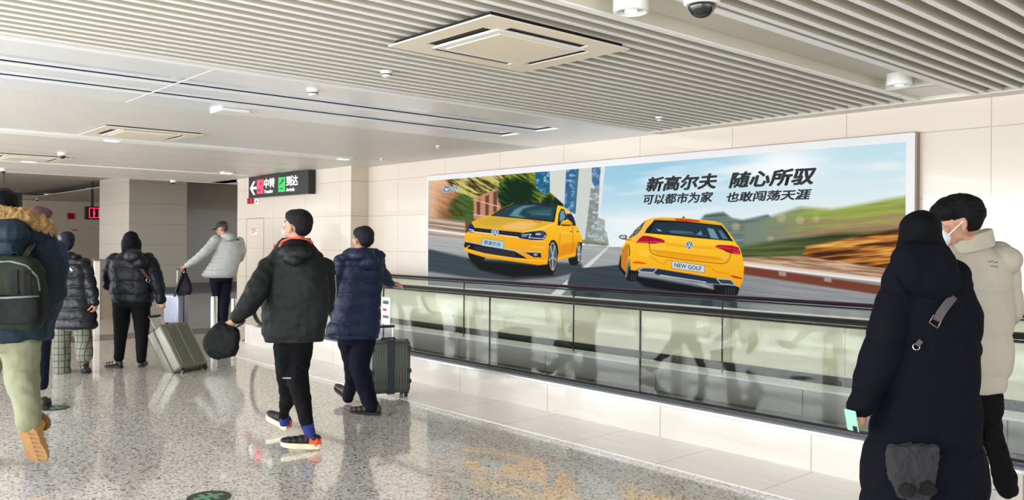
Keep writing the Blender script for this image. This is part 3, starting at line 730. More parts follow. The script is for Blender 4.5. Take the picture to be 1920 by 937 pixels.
    for x, y, r in ((1500, 412, 8), (1465, 408, 9), (1530, 410, 7), (1445, 448, 6), (1380, 425, 8)): ellipse(x, y, r, r * .9, (206, 186, 150), .5, 5)
    fill([(1385, 462), (1480, 448), (1560, 438), (1700, 432), (1740, 480), (1740, 500), (1385, 500)], 0, soft=9, f=hills((44, 60, 36), (92, 102, 56), 67))
    def bush(U, V):
        n = streak(U, V, -.08, 90, 7, 71); c = mixc((58, 30, 16), (198, 122, 52), (n - .34) * 2.9)
        hi = np.clip((n - .6) * 4, 0, 1); return c + (np.array([240, 206, 110]) - c) * (hi * .8)[..., None]
    fill([(1500, 492), (1512, 462), (1560, 452), (1620, 440), (1740, 420), (1740, 540), (1600, 520), (1520, 506)], 0, soft=7, f=bush)
    fill([(1392, 482), (1500, 480), (1700, 508), (1740, 540), (1600, 524), (1500, 506), (1392, 492)], 0, soft=3, f=hills((140, 100, 74), (210, 180, 150), 73, ly=3, lx=60, ang=.1))
    # road
    def road(U, V):
        n = streak(U, V, .12, 120, 1.6, 81); k = np.clip((V - 455) / 110, 0, 1); c = mixc((176, 178, 178), (112, 118, 124), k * .9)
        kk = np.clip((U - 1380) / 80, 0, 1); c = c * (1 - kk)[..., None] + np.array([146, 147, 150]) * kk[..., None]
        return c * (.86 + .28 * n)[..., None]
    fill([(780, 438), (870, 446), (1080, 462), (1096, 459), (1150, 463), (1180, 462), (1390, 494), (1740, 536), (1740, 700), (780, 700)], 0, soft=1.5, f=road)
    fill([(780, 404), (872, 414), (874, 446), (780, 438)], 0, soft=3, f=hills((140, 112, 92), (206, 190, 176), 83, ly=3, lx=90, ang=.12))
    line([(800, 430), (876, 440)], 4, (244, 240, 236), soft=2.5); line([(800, 437), (876, 445)], 2, (172, 140, 124), soft=2)
    fill([(1393, 498), (1740, 548), (1740, 566), (1393, 514)], (116, 62, 46), soft=4)
    line([(1392, 494), (1500, 507), (1600, 519), (1740, 534)], 8, (226, 212, 204), soft=4); line([(1392, 496), (1500, 510), (1740, 537)], 2, (250, 244, 240), soft=2)
    for x in (1460, 1545): fill([(x, 508 + (x - 1460) * .13), (x + 14, 510 + (x - 1460) * .13), (x + 14, 518 + (x - 1460) * .13), (x, 516 + (x - 1460) * .13)], (180, 168, 158), .8, 3)
    # white lane markings
    fill([(1138, 463), (1142, 463), (1108, 498), (1060, 545), (1030, 575), (1006, 575), (1046, 540), (1096, 498)], (214, 216, 216), soft=1.5)
    # shadows
    def sh(U, V): return mixc((44, 56, 64), (66, 74, 80), streak(U, V, .15, 80, 1.5, 85))
    fill([(800, 466), (880, 484), (1090, 494), (1094, 508), (1040, 520), (960, 526), (880, 520), (800, 508)], 0, .92, 5, f=sh)
    fill([(878, 486), (1040, 500), (1036, 516), (960, 520), (900, 506)], (18, 18, 20), .85, 6)
    fill([(1064, 530), (1070, 514), (1090, 502), (1120, 500), (1165, 496), (1200, 520), (1380, 550), (1384, 590), (1200, 600), (1100, 575), (1072, 552)], 0, .97, 2.5, f=sh)
    fill([(1178, 515), (1230, 522), (1370, 548), (1360, 560), (1210, 538)], (12, 14, 16), .8, 5)
    ZA = lambda P: [(860 + x / 6.246, 370 + y / 6.246) for x, y in P]
    ZB_ = lambda P: [(1150 + x / 5.856, 400 + y / 5.856) for x, y in P]
    Y0, Y1, Y2, YD = (250, 184, 30), (255, 208, 60), (232, 150, 20), (186, 108, 14)
    def grad(c0, c1, y0, y1):
        return lambda U, V: mixc(c0, c1, (V - y0) / (y1 - y0))
    def wheel(f, cx, cy, rx, ry, sc, tyre=None, n=5):
        if tyre: fill(f(tyre), (30, 32, 34), soft=1.2)
        c = f([(cx, cy)])[0]; ellipse(c[0], c[1], rx / sc * 1.14, ry / sc * 1.13, (26, 27, 30)); ellipse(c[0], c[1], rx / sc, ry / sc, (150, 154, 158))
        ellipse(c[0], c[1], rx / sc * .86, ry / sc * .88, (78, 82, 86))
        for k in range(n):
            t = 2 * math.pi * k / n + .3; line([(c[0], c[1]), (c[0] + rx / sc * .88 * math.cos(t), c[1] + ry / sc * .9 * math.sin(t))], 1.7, (196, 200, 204))
        ellipse(c[0], c[1], rx / sc * .2, ry / sc * .17, (170, 174, 178))
    def vw(cx, cy, r, dark=(40, 70, 120), light=(232, 240, 246), sq=1.0):
        ellipse(cx, cy, r * sq, r, light); ellipse(cx, cy, r * .86 * sq, r * .86, dark)
        q = lambda P: [(cx + a_ * r * sq, cy + b_ * r) for a_, b_ in P]; w2 = r * .2
        line(q([(-.34, -.74), (0, .0), (.34, -.74)]), w2, light); line(q([(-.72, -.38), (-.36, .66), (0, -.02), (.36, .66), (.72, -.38)]), w2, light)
    # ---- front three-quarter car
    A = ZA
    fill(A([(105, 640), (320, 690), (300, 730), (250, 750), (160, 745), (120, 700)]), (24, 26, 28))
    fill(A([(1285, 600), (1400, 520), (1440, 480), (1446, 560), (1420, 740), (1380, 795), (1310, 795), (1285, 740)]), (26, 28, 30))
    fill(A([(930, 780), (1050, 740), (1100, 500), (1160, 640), (1150, 760), (1090, 890), (1000, 890), (950, 850)]), (24, 26, 28))
    body = [(60, 520), (72, 440), (100, 405), (120, 350), (150, 300), (165, 280), (270, 230), (365, 208), (500, 130), (640, 66), (900, 66), (1150, 88), (1230, 112), (1300, 160), (1345, 230), (1380, 330), (1415, 390), (1445, 480), (1445, 520), (1400, 540), (1380, 590), (1370, 690), (1150, 742), (1165, 640), (1150, 560), (1120, 505), (1085, 505), (1060, 560), (1045, 700), (1040, 780), (940, 792), (300, 700), (110, 645), (62, 612)]
    fill(A(body), 0, f=lambda U, V: mixc((255, 204, 50), (238, 158, 22), (V - 395) / 100))
    fill(A([(165, 282), (270, 232), (370, 210), (1112, 290), (1090, 330), (900, 370), (780, 400), (700, 415), (200, 356)]), (226, 178, 50), soft=2)
    fill(A([(230, 270), (400, 228), (800, 260), (600, 330), (300, 330)]), (204, 166, 60), .7, 6)
    fill(A([(560, 310), (700, 280), (930, 290), (880, 340), (760, 390), (540, 370), (500, 340)]), (244, 192, 120), .8, 5)
    fill(A([(870, 258), (970, 272), (960, 300), (880, 290)]), (206, 110, 90), .6, 4)
    fill(A([(750, 400), (900, 372), (1112, 300), (1108, 318), (960, 385), (770, 408)]), (255, 222, 110), .7, 2)
    fill(A([(372, 213), (500, 132), (640, 70), (900, 72), (1155, 100), (1120, 290), (900, 266), (500, 225)]), (22, 34, 42))
    fill(A([(392, 208), (510, 140), (645, 82), (900, 84), (1138, 112), (1104, 270), (900, 252), (520, 216)]), (36, 66, 76), soft=1)
    fill(A([(590, 215), (660, 140), (760, 96), (900, 92), (760, 130), (700, 200), (780, 236), (700, 232)]), (116, 168, 176), .75, 4)
    fill(A([(800, 160), (1090, 130), (1080, 220), (860, 210)]), (70, 112, 120), .6, 5); line(A([(900, 190), (1080, 200)]), 1.2, (110, 150, 150), .7)
    line(A([(640, 66), (900, 66), (1160, 94)]), 2.2, (40, 38, 44))
    fill(A([(1158, 325), (1172, 190), (1200, 130), (1235, 140), (1268, 230), (1262, 262), (1200, 290), (1190, 330)]), (22, 30, 40)); fill(A([(1180, 280), (1186, 190), (1206, 146), (1230, 152), (1250, 230), (1230, 262)]), (98, 150, 178), soft=1)
    fill(A([(1262, 190), (1320, 190), (1350, 240), (1375, 330), (1330, 330), (1290, 262), (1270, 256)]), (34, 38, 66)); ellipse(*A([(1275, 165)])[0], 5, 4, (240, 190, 160), .8, 3)
    fill(A([(1195, 292), (1215, 272), (1262, 262), (1310, 276), (1335, 305), (1325, 325), (1200, 318)]), (238, 168, 26)); fill(A([(1195, 316), (1330, 322), (1300, 334), (1210, 332)]), (34, 30, 32)); line(A([(1222, 278), (1290, 272)]), 2, (255, 220, 120), .8)
    fill(A([(1180, 400), (1400, 395), (1425, 420), (1200, 425)]), (255, 206, 84), .6, 4)
    fill(A([(1180, 560), (1380, 520), (1372, 640), (1175, 690)]), (226, 132, 16), .7, 6); line(A([(1160, 715), (1370, 660)]), 2, (255, 190, 60)); line(A([(1335, 340), (1340, 500), (1330, 640)]), 1, YD); line(A([(1190, 420), (1180, 560), (1170, 690)]), 1, YD, .7)
    for x in (1318, 1395): line(A([(x - 14, 400), (x + 12, 402)]), 2, (120, 70, 30))
    fill(A([(100, 402), (112, 340), (152, 298), (195, 365), (205, 408), (150, 412)]), (34, 44, 84)); line(A([(120, 372), (180, 388)]), 1.8, (220, 232, 250)); line(A([(112, 396), (190, 404)]), 1.2, (200, 210, 230))
    fill(A([(190, 355), (400, 378), (740, 412), (700, 462), (460, 442), (195, 402)]), (20, 20, 24)); line(A([(150, 398), (400, 428), (700, 466), (860, 490)]), 1.8, (226, 230, 236)); line(A([(210, 378), (400, 400), (700, 432)]), .8, (90, 92, 98))
    fill(A([(695, 462), (740, 418), (830, 402), (960, 388), (1010, 402), (1032, 432), (1015, 472), (985, 500), (860, 498), (720, 478)]), (30, 38, 66)); fill(A([(880, 400), (990, 402), (1010, 432), (985, 462), (900, 452), (920, 420)]), (70, 84, 130), .8, 1.5)
    line(A([(740, 440), (850, 430), (820, 470), (990, 482), (1018, 440)]), 1.4, (216, 228, 246)); line(A([(900, 430), (960, 428)]), 2, (236, 242, 252)); line(A([(740, 458), (800, 452)]), 1.4, (170, 190, 226))
    fill(A([(100, 420), (260, 440), (280, 470), (90, 450)]), (255, 196, 60), .6, 4); fill(A([(540, 500), (860, 520), (1000, 560), (1010, 600), (850, 590), (560, 560)]), (250, 172, 34), .8, 5); line(A([(860, 575), (1010, 590)]), 2, (255, 214, 110), .8)
    line(A([(860, 505), (1000, 512)]), 2, (255, 216, 110), .8)
    fill(A([(64, 515), (270, 552), (520, 600), (640, 622), (760, 690), (800, 716), (640, 704), (300, 650), (110, 600)]), (26, 28, 34)); line(A([(66, 513), (270, 553), (520, 600), (700, 632), (960, 640)]), 2, (180, 190, 206))
    for k in range(5):
        y = 575 + k * 17; line(A([(180, y), (660, y + 66)]), .8, (120, 126, 136), .55)
    fill(A([(62, 540), (100, 545), (90, 590), (66, 580)]), (40, 36, 40)); line(A([(92, 590), (130, 560)]), 2, Y0)
    fill(A([(710, 642), (960, 650), (970, 702), (880, 700), (800, 700), (760, 680)]), (30, 34, 44)); fill(A([(700, 640), (780, 645), (880, 700), (965, 706), (960, 716), (810, 714)]), (246, 160, 40)); ellipse(*A([(900, 670)])[0], 4, 2.4, (170, 160, 120)); line(A([(870, 650), (960, 655)]), .8, (110, 116, 124))
    fill(A([(64, 600), (110, 618), (300, 670), (800, 735), (1040, 738), (1040, 782), (940, 792), (300, 700), (110, 645)]), (244, 166, 24), soft=1.5); line(A([(66, 606), (300, 668), (800, 732), (1030, 742)]), 1.5, (255, 216, 90))
    fill(A([(1050, 560), (1085, 500), (1120, 498), (1155, 545), (1168, 640), (1150, 750), (1140, 700), (1130, 560), (1100, 520), (1070, 560)]), (24, 24, 26))
    wheel(A, 1102, 690, 46, 168, 6.246); wheel(A, 1408, 645, 24, 110, 6.246)
    fill(A([(280, 475), (532, 516), (522, 603), (264, 562)]), (176, 208, 224)); line(A([(280, 475), (532, 516), (522, 603), (264, 562), (280, 475)]), .8, (110, 130, 146))
    c = A([(425, 410)])[0]; vw(c[0], c[1], 7.2, (44, 76, 130))
    # ---- rear car
    B = ZB_
    fill(B([(60, 560), (80, 450), (110, 500), (150, 600), (140, 700), (90, 640), (64, 610)]), (26, 28, 30))
    fill(B([(130, 640), (165, 470), (280, 640), (262, 720), (225, 748), (150, 738)]), (24, 26, 28)); fill(B([(1095, 780), (1388, 800), (1370, 880), (1345, 912), (1200, 905), (1120, 870)]), (24, 26, 28))
    for x in (200, 222, 244): line(B([(x, 660), (x - 2, 735)]), .7, (80, 84, 88))
    for x in (1240, 1270, 1300, 1330): line(B([(x, 820), (x - 8, 900)]), .8, (84, 88, 92))
    b2 = [(86, 560), (90, 390), (128, 320), (170, 262), (260, 160), (350, 76), (420, 52), (520, 44), (800, 52), (1100, 84), (1195, 108), (1215, 140), (1300, 250), (1350, 330), (1390, 380), (1420, 480), (1436, 600), (1425, 730), (1388, 815), (1340, 795), (1130, 760), (460, 640), (300, 600), (240, 628), (190, 620), (178, 500), (160, 560), (140, 650), (88, 590)]
    fill(B(b2), 0, f=lambda U, V: mixc((255, 204, 46), (240, 166, 24), (V - 440) / 90))
    fill(B([(88, 560), (92, 400), (140, 340), (165, 330), (160, 480), (140, 650), (90, 592)]), (196, 116, 34), .85, 1.5); line(B([(172, 350), (178, 430), (172, 470)]), 1.6, (60, 34, 14))
    fill(B([(170, 262), (350, 78), (420, 54), (380, 160), (330, 240), (240, 310), (200, 330)]), (240, 184, 84), .8, 2)
    fill(B([(166, 272), (250, 170), (352, 80), (300, 180), (262, 222), (200, 262)]), (38, 54, 66)); line(B([(200, 250), (230, 190), (310, 120)]), 1.8, (150, 180, 196)); line(B([(235, 225), (300, 150)]), 1.4, (240, 190, 90))
    fill(B([(345, 215), (365, 170), (450, 72), (520, 66), (800, 84), (1190, 132), (1240, 190), (1318, 310), (1270, 300), (900, 268), (600, 236)]), (24, 30, 36))
    fill(B([(400, 210), (462, 100), (800, 100), (1170, 146), (1200, 190), (1276, 286), (900, 252), (600, 222)]), (34, 54, 66), soft=1.5)
    fill(B([(1030, 160), (1100, 170), (1160, 280), (1070, 270)]), (120, 168, 186), .85, 2); fill(B([(1150, 180), (1190, 190), (1258, 282), (1200, 278)]), (86, 130, 150), .8, 2)
    fill(B([(470, 165), (540, 190), (500, 195)]), (190, 206, 210), .9, 1); fill(B([(600, 195), (660, 184), (860, 200), (890, 222), (640, 216)]), (110, 130, 136), .6, 2); fill(B([(910, 235), (960, 190), (980, 236)]), (110, 150, 170), .9, 1.5)
    line(B([(700, 222), (1040, 250)]), 1.4, (70, 80, 86))
    fill(B([(430, 55), (520, 46), (800, 52), (1195, 112), (1200, 132), (800, 86), (450, 70)]), (238, 168, 40)); fill(B([(670, 58), (760, 58), (945, 76), (952, 94), (820, 84), (690, 78)]), (226, 48, 20)); fill(B([(755, 50), (775, 26), (784, 50)]), (40, 40, 44))
    fill(B([(58, 255), (80, 236), (140, 236), (150, 256), (145, 288), (100, 284), (66, 270)]), (30, 34, 38)); fill(B([(68, 256), (86, 243), (134, 243), (138, 270), (100, 276), (76, 268)]), (178, 196, 206)); fill(B([(120, 280), (190, 280), (200, 296), (140, 296)]), (200, 130, 30))
    fill(B([(430, 250), (600, 262), (1280, 330), (1110, 350), (900, 300), (500, 262)]), (255, 206, 70), .5, 5)
    fill(B([(245, 322), (290, 270), (330, 243), (400, 250), (530, 280), (566, 300), (562, 322), (470, 328), (380, 325)]), (176, 16, 50)); line(B([(262, 312), (390, 312), (540, 316)]), 1.6, (240, 70, 110)); line(B([(320, 262), (400, 270), (530, 296)]), 1.2, (120, 6, 30)); line(B([(392, 250), (392, 324)]), .8, (90, 8, 24)); line(B([(380, 326), (470, 328)]), 1.5, (60, 40, 50))
    fill(B([(1115, 366), (1150, 344), (1300, 352), (1372, 372), (1392, 420), (1396, 452), (1300, 440), (1220, 408)]), (176, 16, 50)); line(B([(1150, 368), (1300, 386), (1385, 412)]), 1.4, (236, 60, 100)); line(B([(1300, 420), (1390, 440)]), 2, (236, 60, 90)); line(B([(1300, 352), (1300, 440)]), .8, (80, 8, 24)); line(B([(1222, 408), (1300, 438)]), 1.6, (60, 46, 50))
    line(B([(396, 325), (398, 395), (420, 435), (480, 462), (800, 512), (1190, 552), (1240, 540), (1275, 500), (1290, 445)]), 1.4, (150, 84, 12))
    line(B([(410, 402), (800, 448), (1180, 492)]), 1.4, (200, 120, 20), .9); fill(B([(570, 320), (790, 345), (1110, 372), (1180, 400), (800, 372), (580, 346)]), (228, 150, 28), .6, 4)
    fill(B([(440, 400), (1180, 490), (1220, 520), (800, 500), (480, 455)]), (232, 146, 18), .6, 3); fill(B([(260, 395), (390, 400), (400, 470), (300, 470)]), (255, 210, 90), .5, 6)
    line(B([(400, 470), (540, 556), (600, 512), (650, 516)]), 1, (206, 126, 20)); line(B([(1000, 570), (1060, 580), (1120, 640), (1260, 660)]), 1, (206, 126, 20))
    fill(B([(430, 376), (540, 386), (540, 394), (430, 384)]), (222, 200, 130), .8); fill(B([(1170, 476), (1190, 462), (1256, 482), (1245, 490)]), (216, 196, 130), .8)
    fill(B([(206, 534), (260, 524), (370, 545), (345, 556), (220, 546)]), (230, 76, 22)); fill(B([(1275, 680), (1330, 684), (1416, 706), (1412, 720), (1320, 706)]), (200, 50, 20))
    fill(B([(265, 612), (330, 590), (480, 606), (1130, 712), (1290, 728), (1345, 790), (1330, 806), (1150, 775), (900, 752), (480, 672), (440, 650), (300, 640)]), (36, 46, 66))
    fill(B([(880, 755), (1000, 780), (1100, 830), (960, 790)]), (190, 194, 190), .8, 3)
    for P in ([(270, 628), (330, 594), (480, 604), (440, 650), (310, 640), (270, 628)], [(1135, 716), (1290, 728), (1342, 788), (1180, 772), (1135, 716)]): line(B(P), 2, (176, 186, 198))
    fill(B([(330, 606), (450, 612), (430, 636), (310, 630)]), (60, 62, 66)); fill(B([(1180, 734), (1280, 742), (1315, 772), (1200, 764)]), (60, 62, 66))
    line(B([(508, 676), (1020, 756)]), 2, (196, 206, 214))
    fill(B([(646, 520), (1004, 572), (1000, 650), (640, 600)]), (206, 214, 222)); line(B([(646, 520), (1004, 572), (1000, 650), (640, 600), (646, 520)]), .9, (110, 112, 120))
    fill(B([(130, 700), (150, 560), (172, 480), (180, 560), (150, 690)]), (150, 154, 158)); fill(B([(136, 690), (152, 590), (168, 520), (170, 590), (150, 680)]), (90, 92, 96))
    c = B([(835, 348)])[0]; vw(c[0], c[1], 7.8, (70, 84, 92), (216, 224, 228))
    # emblems at the upper left
    vw(853.5, 353.5, 5.6, (50, 86, 160), (236, 242, 250)); ellipse(837.5, 354.5, 7.6, 6.2, (214, 228, 240)); ellipse(837.5, 354.5, 6.8, 5.4, (52, 96, 156))
    line([(831.5, 352.5), (837.5, 355), (843.5, 352.5)], 1.4, (236, 242, 250)); line([(833, 356), (842, 356)], 1.3, (236, 242, 250)); line([(837.5, 350.5), (837.5, 359)], 1.4, (236, 242, 250))
    for k in range(6): line([(829 + k * 6, 364.5), (832.5 + k * 6, 364.3)], 1.2, (120, 96, 84), .5)
    return xs, zs, np.clip(img, 0, 255)
xs, zs, img = art()
NX, NZ = len(xs), len(zs)
XX, ZZ = np.meshgrid(xs, zs)
ad = thing('advertisement_lightbox', 'wide backlit car advertisement with two yellow cars on the wall above the moving walkway', 'advertisement', ((BX0 + BX1) / 2, WY, BZ0))
me = bpy.data.meshes.new('printed_panel')
co = np.stack([XX, np.full_like(XX, AY), ZZ], -1).reshape(-1, 3)
back = co.copy(); idx = np.arange(NX * NZ).reshape(NZ, NX)
q = np.stack([idx[:-1, :-1], idx[1:, :-1], idx[1:, 1:], idx[:-1, 1:]], -1).reshape(-1, 4)
me.vertices.add(len(co)); me.vertices.foreach_set('co', co.ravel()); me.loops.add(q.size); me.loops.foreach_set('vertex_index', q.ravel().astype(np.int32))
me.polygons.add(len(q)); me.polygons.foreach_set('loop_start', np.arange(0, q.size, 4, dtype=np.int32)); me.polygons.foreach_set('loop_total', np.full(len(q), 4, np.int32)); me.update(calc_edges=True)
at = me.color_attributes.new('print', 'FLOAT_COLOR', 'POINT'); lin = img.reshape(-1, 3) / 255.0
lin = np.where(lin <= .04045, lin / 12.92, ((lin + .055) / 1.055) ** 2.4); at.data.foreach_set('color', np.concatenate([lin, np.ones((len(lin), 1))], 1).astype(np.float32).ravel())
m = bpy.data.materials.new('backlit_print'); m.use_nodes = True; nt = m.node_tree; b = nt.nodes['Principled BSDF']; an = nt.nodes.new('ShaderNodeAttribute'); an.attribute_name = 'print'
b.inputs['Base Color'].default_value = (.005, .005, .005, 1); b.inputs['Roughness'].default_value = .35; b.inputs['Emission Strength'].default_value = 1.06; nt.links.new(an.outputs['Color'], b.inputs['Emission Color'])
b.inputs['Specular IOR Level'].default_value = 0.0
put('printed_panel', me, m, ad)
FW = .075
fm = MB()
fm.box(BX0 - FW * .6, BX1 + FW, AY - .008, WY, BZ1, BZ1 + FW).box(BX0 - FW * .6, BX1 + FW, AY - .008, WY, BZ0 - FW, BZ0).box(BX0 - FW * .6, BX0, AY - .008, WY, BZ0, BZ1).box(BX1, BX1 + FW, AY - .008, WY, BZ0, BZ1)
fm.put('frame', mat('frame_white', (214, 213, 216), rough=.3), ad)
MB().box(BX1 + FW, BX1 + FW + .012, AY + .0, WY, BZ0 - FW, BZ1 + FW).box(BX0 - FW * .6, BX1 + FW, AY, WY, BZ1 + FW, BZ1 + FW + .008).put('edge_strip', mat('edge_brown', (150, 128, 110), rough=.5), ad)
MB().box(BX0, BX1, AY + .01, WY - .001, BZ0, BZ1).put('back_box', white, ad)
ink = mat('ad_ink', (22, 26, 30), rough=.5, spec=.2)
def adtext(body, px0, px1, pyl, pyr, hgt_px_mid, bold, shear, color=ink, yo=-.004):
    """baseline runs along the wall; x from px0 to px1, letter band from photo rows"""
    xa, xb = wall_px(px0, (pyl[0] + pyl[1]) / 2)[0], wall_px(px1, (pyr[0] + pyr[1]) / 2)[0]
    z1 = (wall_px(px0, pyl[0])[1] + wall_px(px1, pyr[0])[1]) / 2; z0 = (wall_px(px0, pyl[1])[1] + wall_px(px1, pyr[1])[1]) / 2
    put('lettering', text_on_wall(body, xa, xb, z0, z1, AY + yo, bold, shear), color, ad)
adtext('新高尔夫', 1212, 1344, (332, 358), (326, 354), 0, .036, .22)
adtext('随心所驭', 1368, 1530, (323, 352), (314, 345), 0, .036, .22)
adtext('可以都市为家', 1208, 1337, (364, 383), (360, 379), 0, .03, .2)
adtext('也敢闯荡天涯', 1363, 1522, (359, 377.5), (356, 375), 0, .03, .2)
def quadtext(body, P, bold, pad=.12, yo=-.004):
    """letters mapped into the tilted licence plate quad P (tl,tr,br,bl) in photo pixels"""
    me, (a, b_, c, d) = text_mesh(body, 1.0, bold)
    Q = [np.array(wall_px(*p)) for p in P]; n = len(me.vertices); co = np.zeros(n * 3); me.vertices.foreach_get('co', co); co = co.reshape(-1, 3)
    u = pad + (co[:, 0] - a) / (b_ - a) * (1 - 2 * pad); v = .22 + (co[:, 1] - c) / (d - c) * .56
    W = ((1 - u) * v)[:, None] * Q[0] + (u * v)[:, None] * Q[1] + (u * (1 - v))[:, None] * Q[2] + ((1 - u) * (1 - v))[:, None] * Q[3]
    out = np.stack([W[:, 0], np.full(n, AY + yo), W[:, 1]], 1); me.vertices.foreach_set('co', out.ravel()); me.update(); put('lettering', me, ink, ad)
quadtext('新高尔夫', [(860 + x / 6.246, 370 + y / 6.246) for x, y in ((280, 475), (532, 516), (522, 603), (264, 562))], .012)
quadtext('NEW GOLF', [(1150 + x / 5.856, 400 + y / 5.856) for x, y in ((646, 520), (1004, 572), (1000, 650), (640, 600))], .02, .09)
# ------------------------------------------------------------------ people
def dirc(a):
    """horizontal direction a degrees left of the view axis"""
    a = math.radians(a); v = FWD * math.cos(a) - RGT * math.sin(a); return Vector(v).normalized()
skin = mat('skin', (196, 146, 118), rough=.5, var=.05)
eyew = mat('eye_white', (232, 228, 222), rough=.2); eyed = mat('eye_dark', (30, 22, 18), rough=.15)
hairm = mat('black_hair', (13, 12, 15), rough=.6, spec=.15, bump=.5, bscale=220)

class Fig:
    def __init__(s, name, label, D0, foot, face, vox=.008, group=None):
        s.D0 = D0; s.S = FOC / D0; s.vox = vox; s.face = face
        base = atD(foot[0], foot[1], D0); s.base = (base[0], base[1], 0)
        s.body = []; s.parts = []; s.label = label; s.name = name; s.bvh = {}
        s.f = dirc(face); s.r = s.f.cross(Vector((0, 0, 1))).normalized()   # right hand side of the person
    def P(s, x, y, d=0): return Vector(atD(x, y, s.D0 + d))
    def R(s, rpx): return rpx / s.S

def add_chain(mb, fig, pts, k=1.0):
    """pts: (x, y, depth offset, radius px)"""
    for a, b in zip(pts, pts[1:]):
        mb.cyl(fig.P(*a[:3]), fig.P(*b[:3]), fig.R(a[3]) * k, fig.R(b[3]) * k, n=18)
    for a in pts: mb.ell(fig.P(*a[:3]), (fig.R(a[3]) * k,) * 3, n=14)
def add_rows(mb, fig, rows, ratio=.62, k=1.0, dep=0.0, sq=2.3, n=28, yaw=0):
    """silhouette rows (y, xl, xr[, depth offset, ratio]) -> horizontal sections"""
    rings = []
    for row in rows:
        y, xl, xr = row[:3]; dd = dep + (row[3] if len(row) > 3 else 0); rt = row[4] if len(row) > 4 else ratio
        c = fig.P((xl + xr) / 2, y, dd); a = fig.R((xr - xl) / 2) * k; b = max(a * rt, .02)
        ca, sa = math.cos(math.radians(yaw)), math.sin(math.radians(yaw))
        ux = Vector(RGT) * ca + Vector(FWD) * sa; uy = Vector(FWD) * ca - Vector(RGT) * sa
        rg = []
        for i in range(n):
            t = 2 * math.pi * i / n; cx, sx_ = math.cos(t), math.sin(t)
            rg.append(c + ux * (a * math.copysign(abs(cx) ** (2 / sq), cx)) + uy * (b * math.copysign(abs(sx_) ** (2 / sq), sx_)))
        rings.append(rg)
    mb.loft(rings)

def head_axes(face, pitch=0, roll=0):
    f = dirc(face); z = Vector((0, 0, 1)); r = f.cross(z).normalized()
    f2 = (f * math.cos(math.radians(pitch)) + z * math.sin(math.radians(pitch))).normalized(); u = r.cross(f2).normalized()
    if roll:
        q = Matrix.Rotation(math.radians(roll), 3, f2); r = q @ r; u = q @ u
    return Matrix((r, f2, u)).transposed()      # columns: right, front, up
def head_prims(mb, c, A, sc=1.0):
    def e(x, y, z, rx, ry, rz, n=18): mb.ell(Vector(c) + A @ Vector((x, y, z)) * sc, (rx * sc, ry * sc, rz * sc), A, n)
    e(0, -.015, .025, .074, .092, .085, 24)          # skull
    e(0, .035, -.03, .056, .055, .075)               # face
    e(0, .05, -.085, .036, .036, .026)               # chin
    e(0, .025, -.07, .052, .05, .03)                 # jaw
    e(0, .096, -.028, .011, .018, .022, 12); e(0, .106, -.042, .013, .012, .010, 12)   # nose
    e(0, .088, .012, .040, .012, .010, 12)           # brow
    e(0, .092, -.068, .022, .008, .006, 10); e(0, .090, -.077, .019, .008, .006, 10)   # lips
    for s_ in (-1, 1):
        e(s_ * .042, .066, -.03, .018, .02, .018, 12)
        e(s_ * .077, -.004, -.018, .008, .019, .030, 14); e(s_ * .083, -.012, -.008, .006, .012, .02, 12); e(s_ * .080, .0, -.042, .006, .009, .012, 10)
def eyes(fig_root, c, A, sc=1.0):
    for s_ in (-1, 1):
        m = MB(); p = Vector(c) + A @ Vector((s_ * .030, .084, -.012)) * sc
        m.ell(p, (.0125 * sc,) * 3, None, 12); o = m.put('eye', eyew, fig_root, smooth=True)
        MB().ell(p + A @ Vector((0, .0075, 0)) * sc, (.0065 * sc,) * 3, None, 10).put('iris', eyed, o, smooth=True)
def hand_prims(mb, w, d, pn, side=1, curl=40, sc=1.0, thumb=45, spread=7):
    """w wrist, d direction of the palm, pn normal of the palm (the way fingers curl), side = +1 thumb to cross(d, pn)"""
    d = Vector(d).normalized(); pn = (Vector(pn) - d * Vector(pn).dot(d)).normalized(); x = d.cross(pn).normalized() * side; w = Vector(w)
    A = Matrix((x, d, pn)).transposed()
    mb.cyl(w - d * .05 * sc, w + d * .01 * sc, .027 * sc, .024 * sc, 12)
    mb.ell(w + d * .045 * sc, (.040 * sc, .052 * sc, .017 * sc), A, 16); mb.ell(w + d * .065 * sc, (.039 * sc, .03 * sc, .0145 * sc), A, 14)
    mb.ell(w + d * .03 * sc + x * .022 * sc + pn * .008 * sc, (.018 * sc, .03 * sc, .016 * sc), A, 12)
    for i, (off, ln) in enumerate(((.030, .92), (.010, 1.0), (-.010, .94), (-.029, .76))):
        p = w + d * (.082 - abs(off) * .15) * sc + x * off * sc; ang = 8; fd = d + x * (off * spread / .03 * .016)
        fd.normalize(); r0 = .0088 * sc
        for j, L_ in enumerate((.042, .027, .022)):
            ang += curl * (.75, 1.0, .7)[j]
            t = math.radians(ang); q = p + (fd * math.cos(t) + pn * math.sin(t)) * L_ * ln * sc
            mb.cyl(p, q, r0, r0 * .92, 10); mb.ell(q, (r0 * .93,) * 3, None, 8); mb.ell(p, (r0 * 1.04,) * 3, None, 8); p = q; r0 *= .93
    p = w + d * .022 * sc + x * .030 * sc + pn * .006 * sc; t = math.radians(thumb); r0 = .0105 * sc; td = d * math.cos(t) + x * math.sin(t)
    for L_, k in ((.034, .25), (.030, .5), (.024, .8)):
        q = p + (td + pn * k - x * k * .4).normalized() * L_ * sc; mb.cyl(p, q, r0, r0 * .92, 10); mb.ell(q, (r0 * .93,) * 3, None, 8); p = q; r0 *= .93

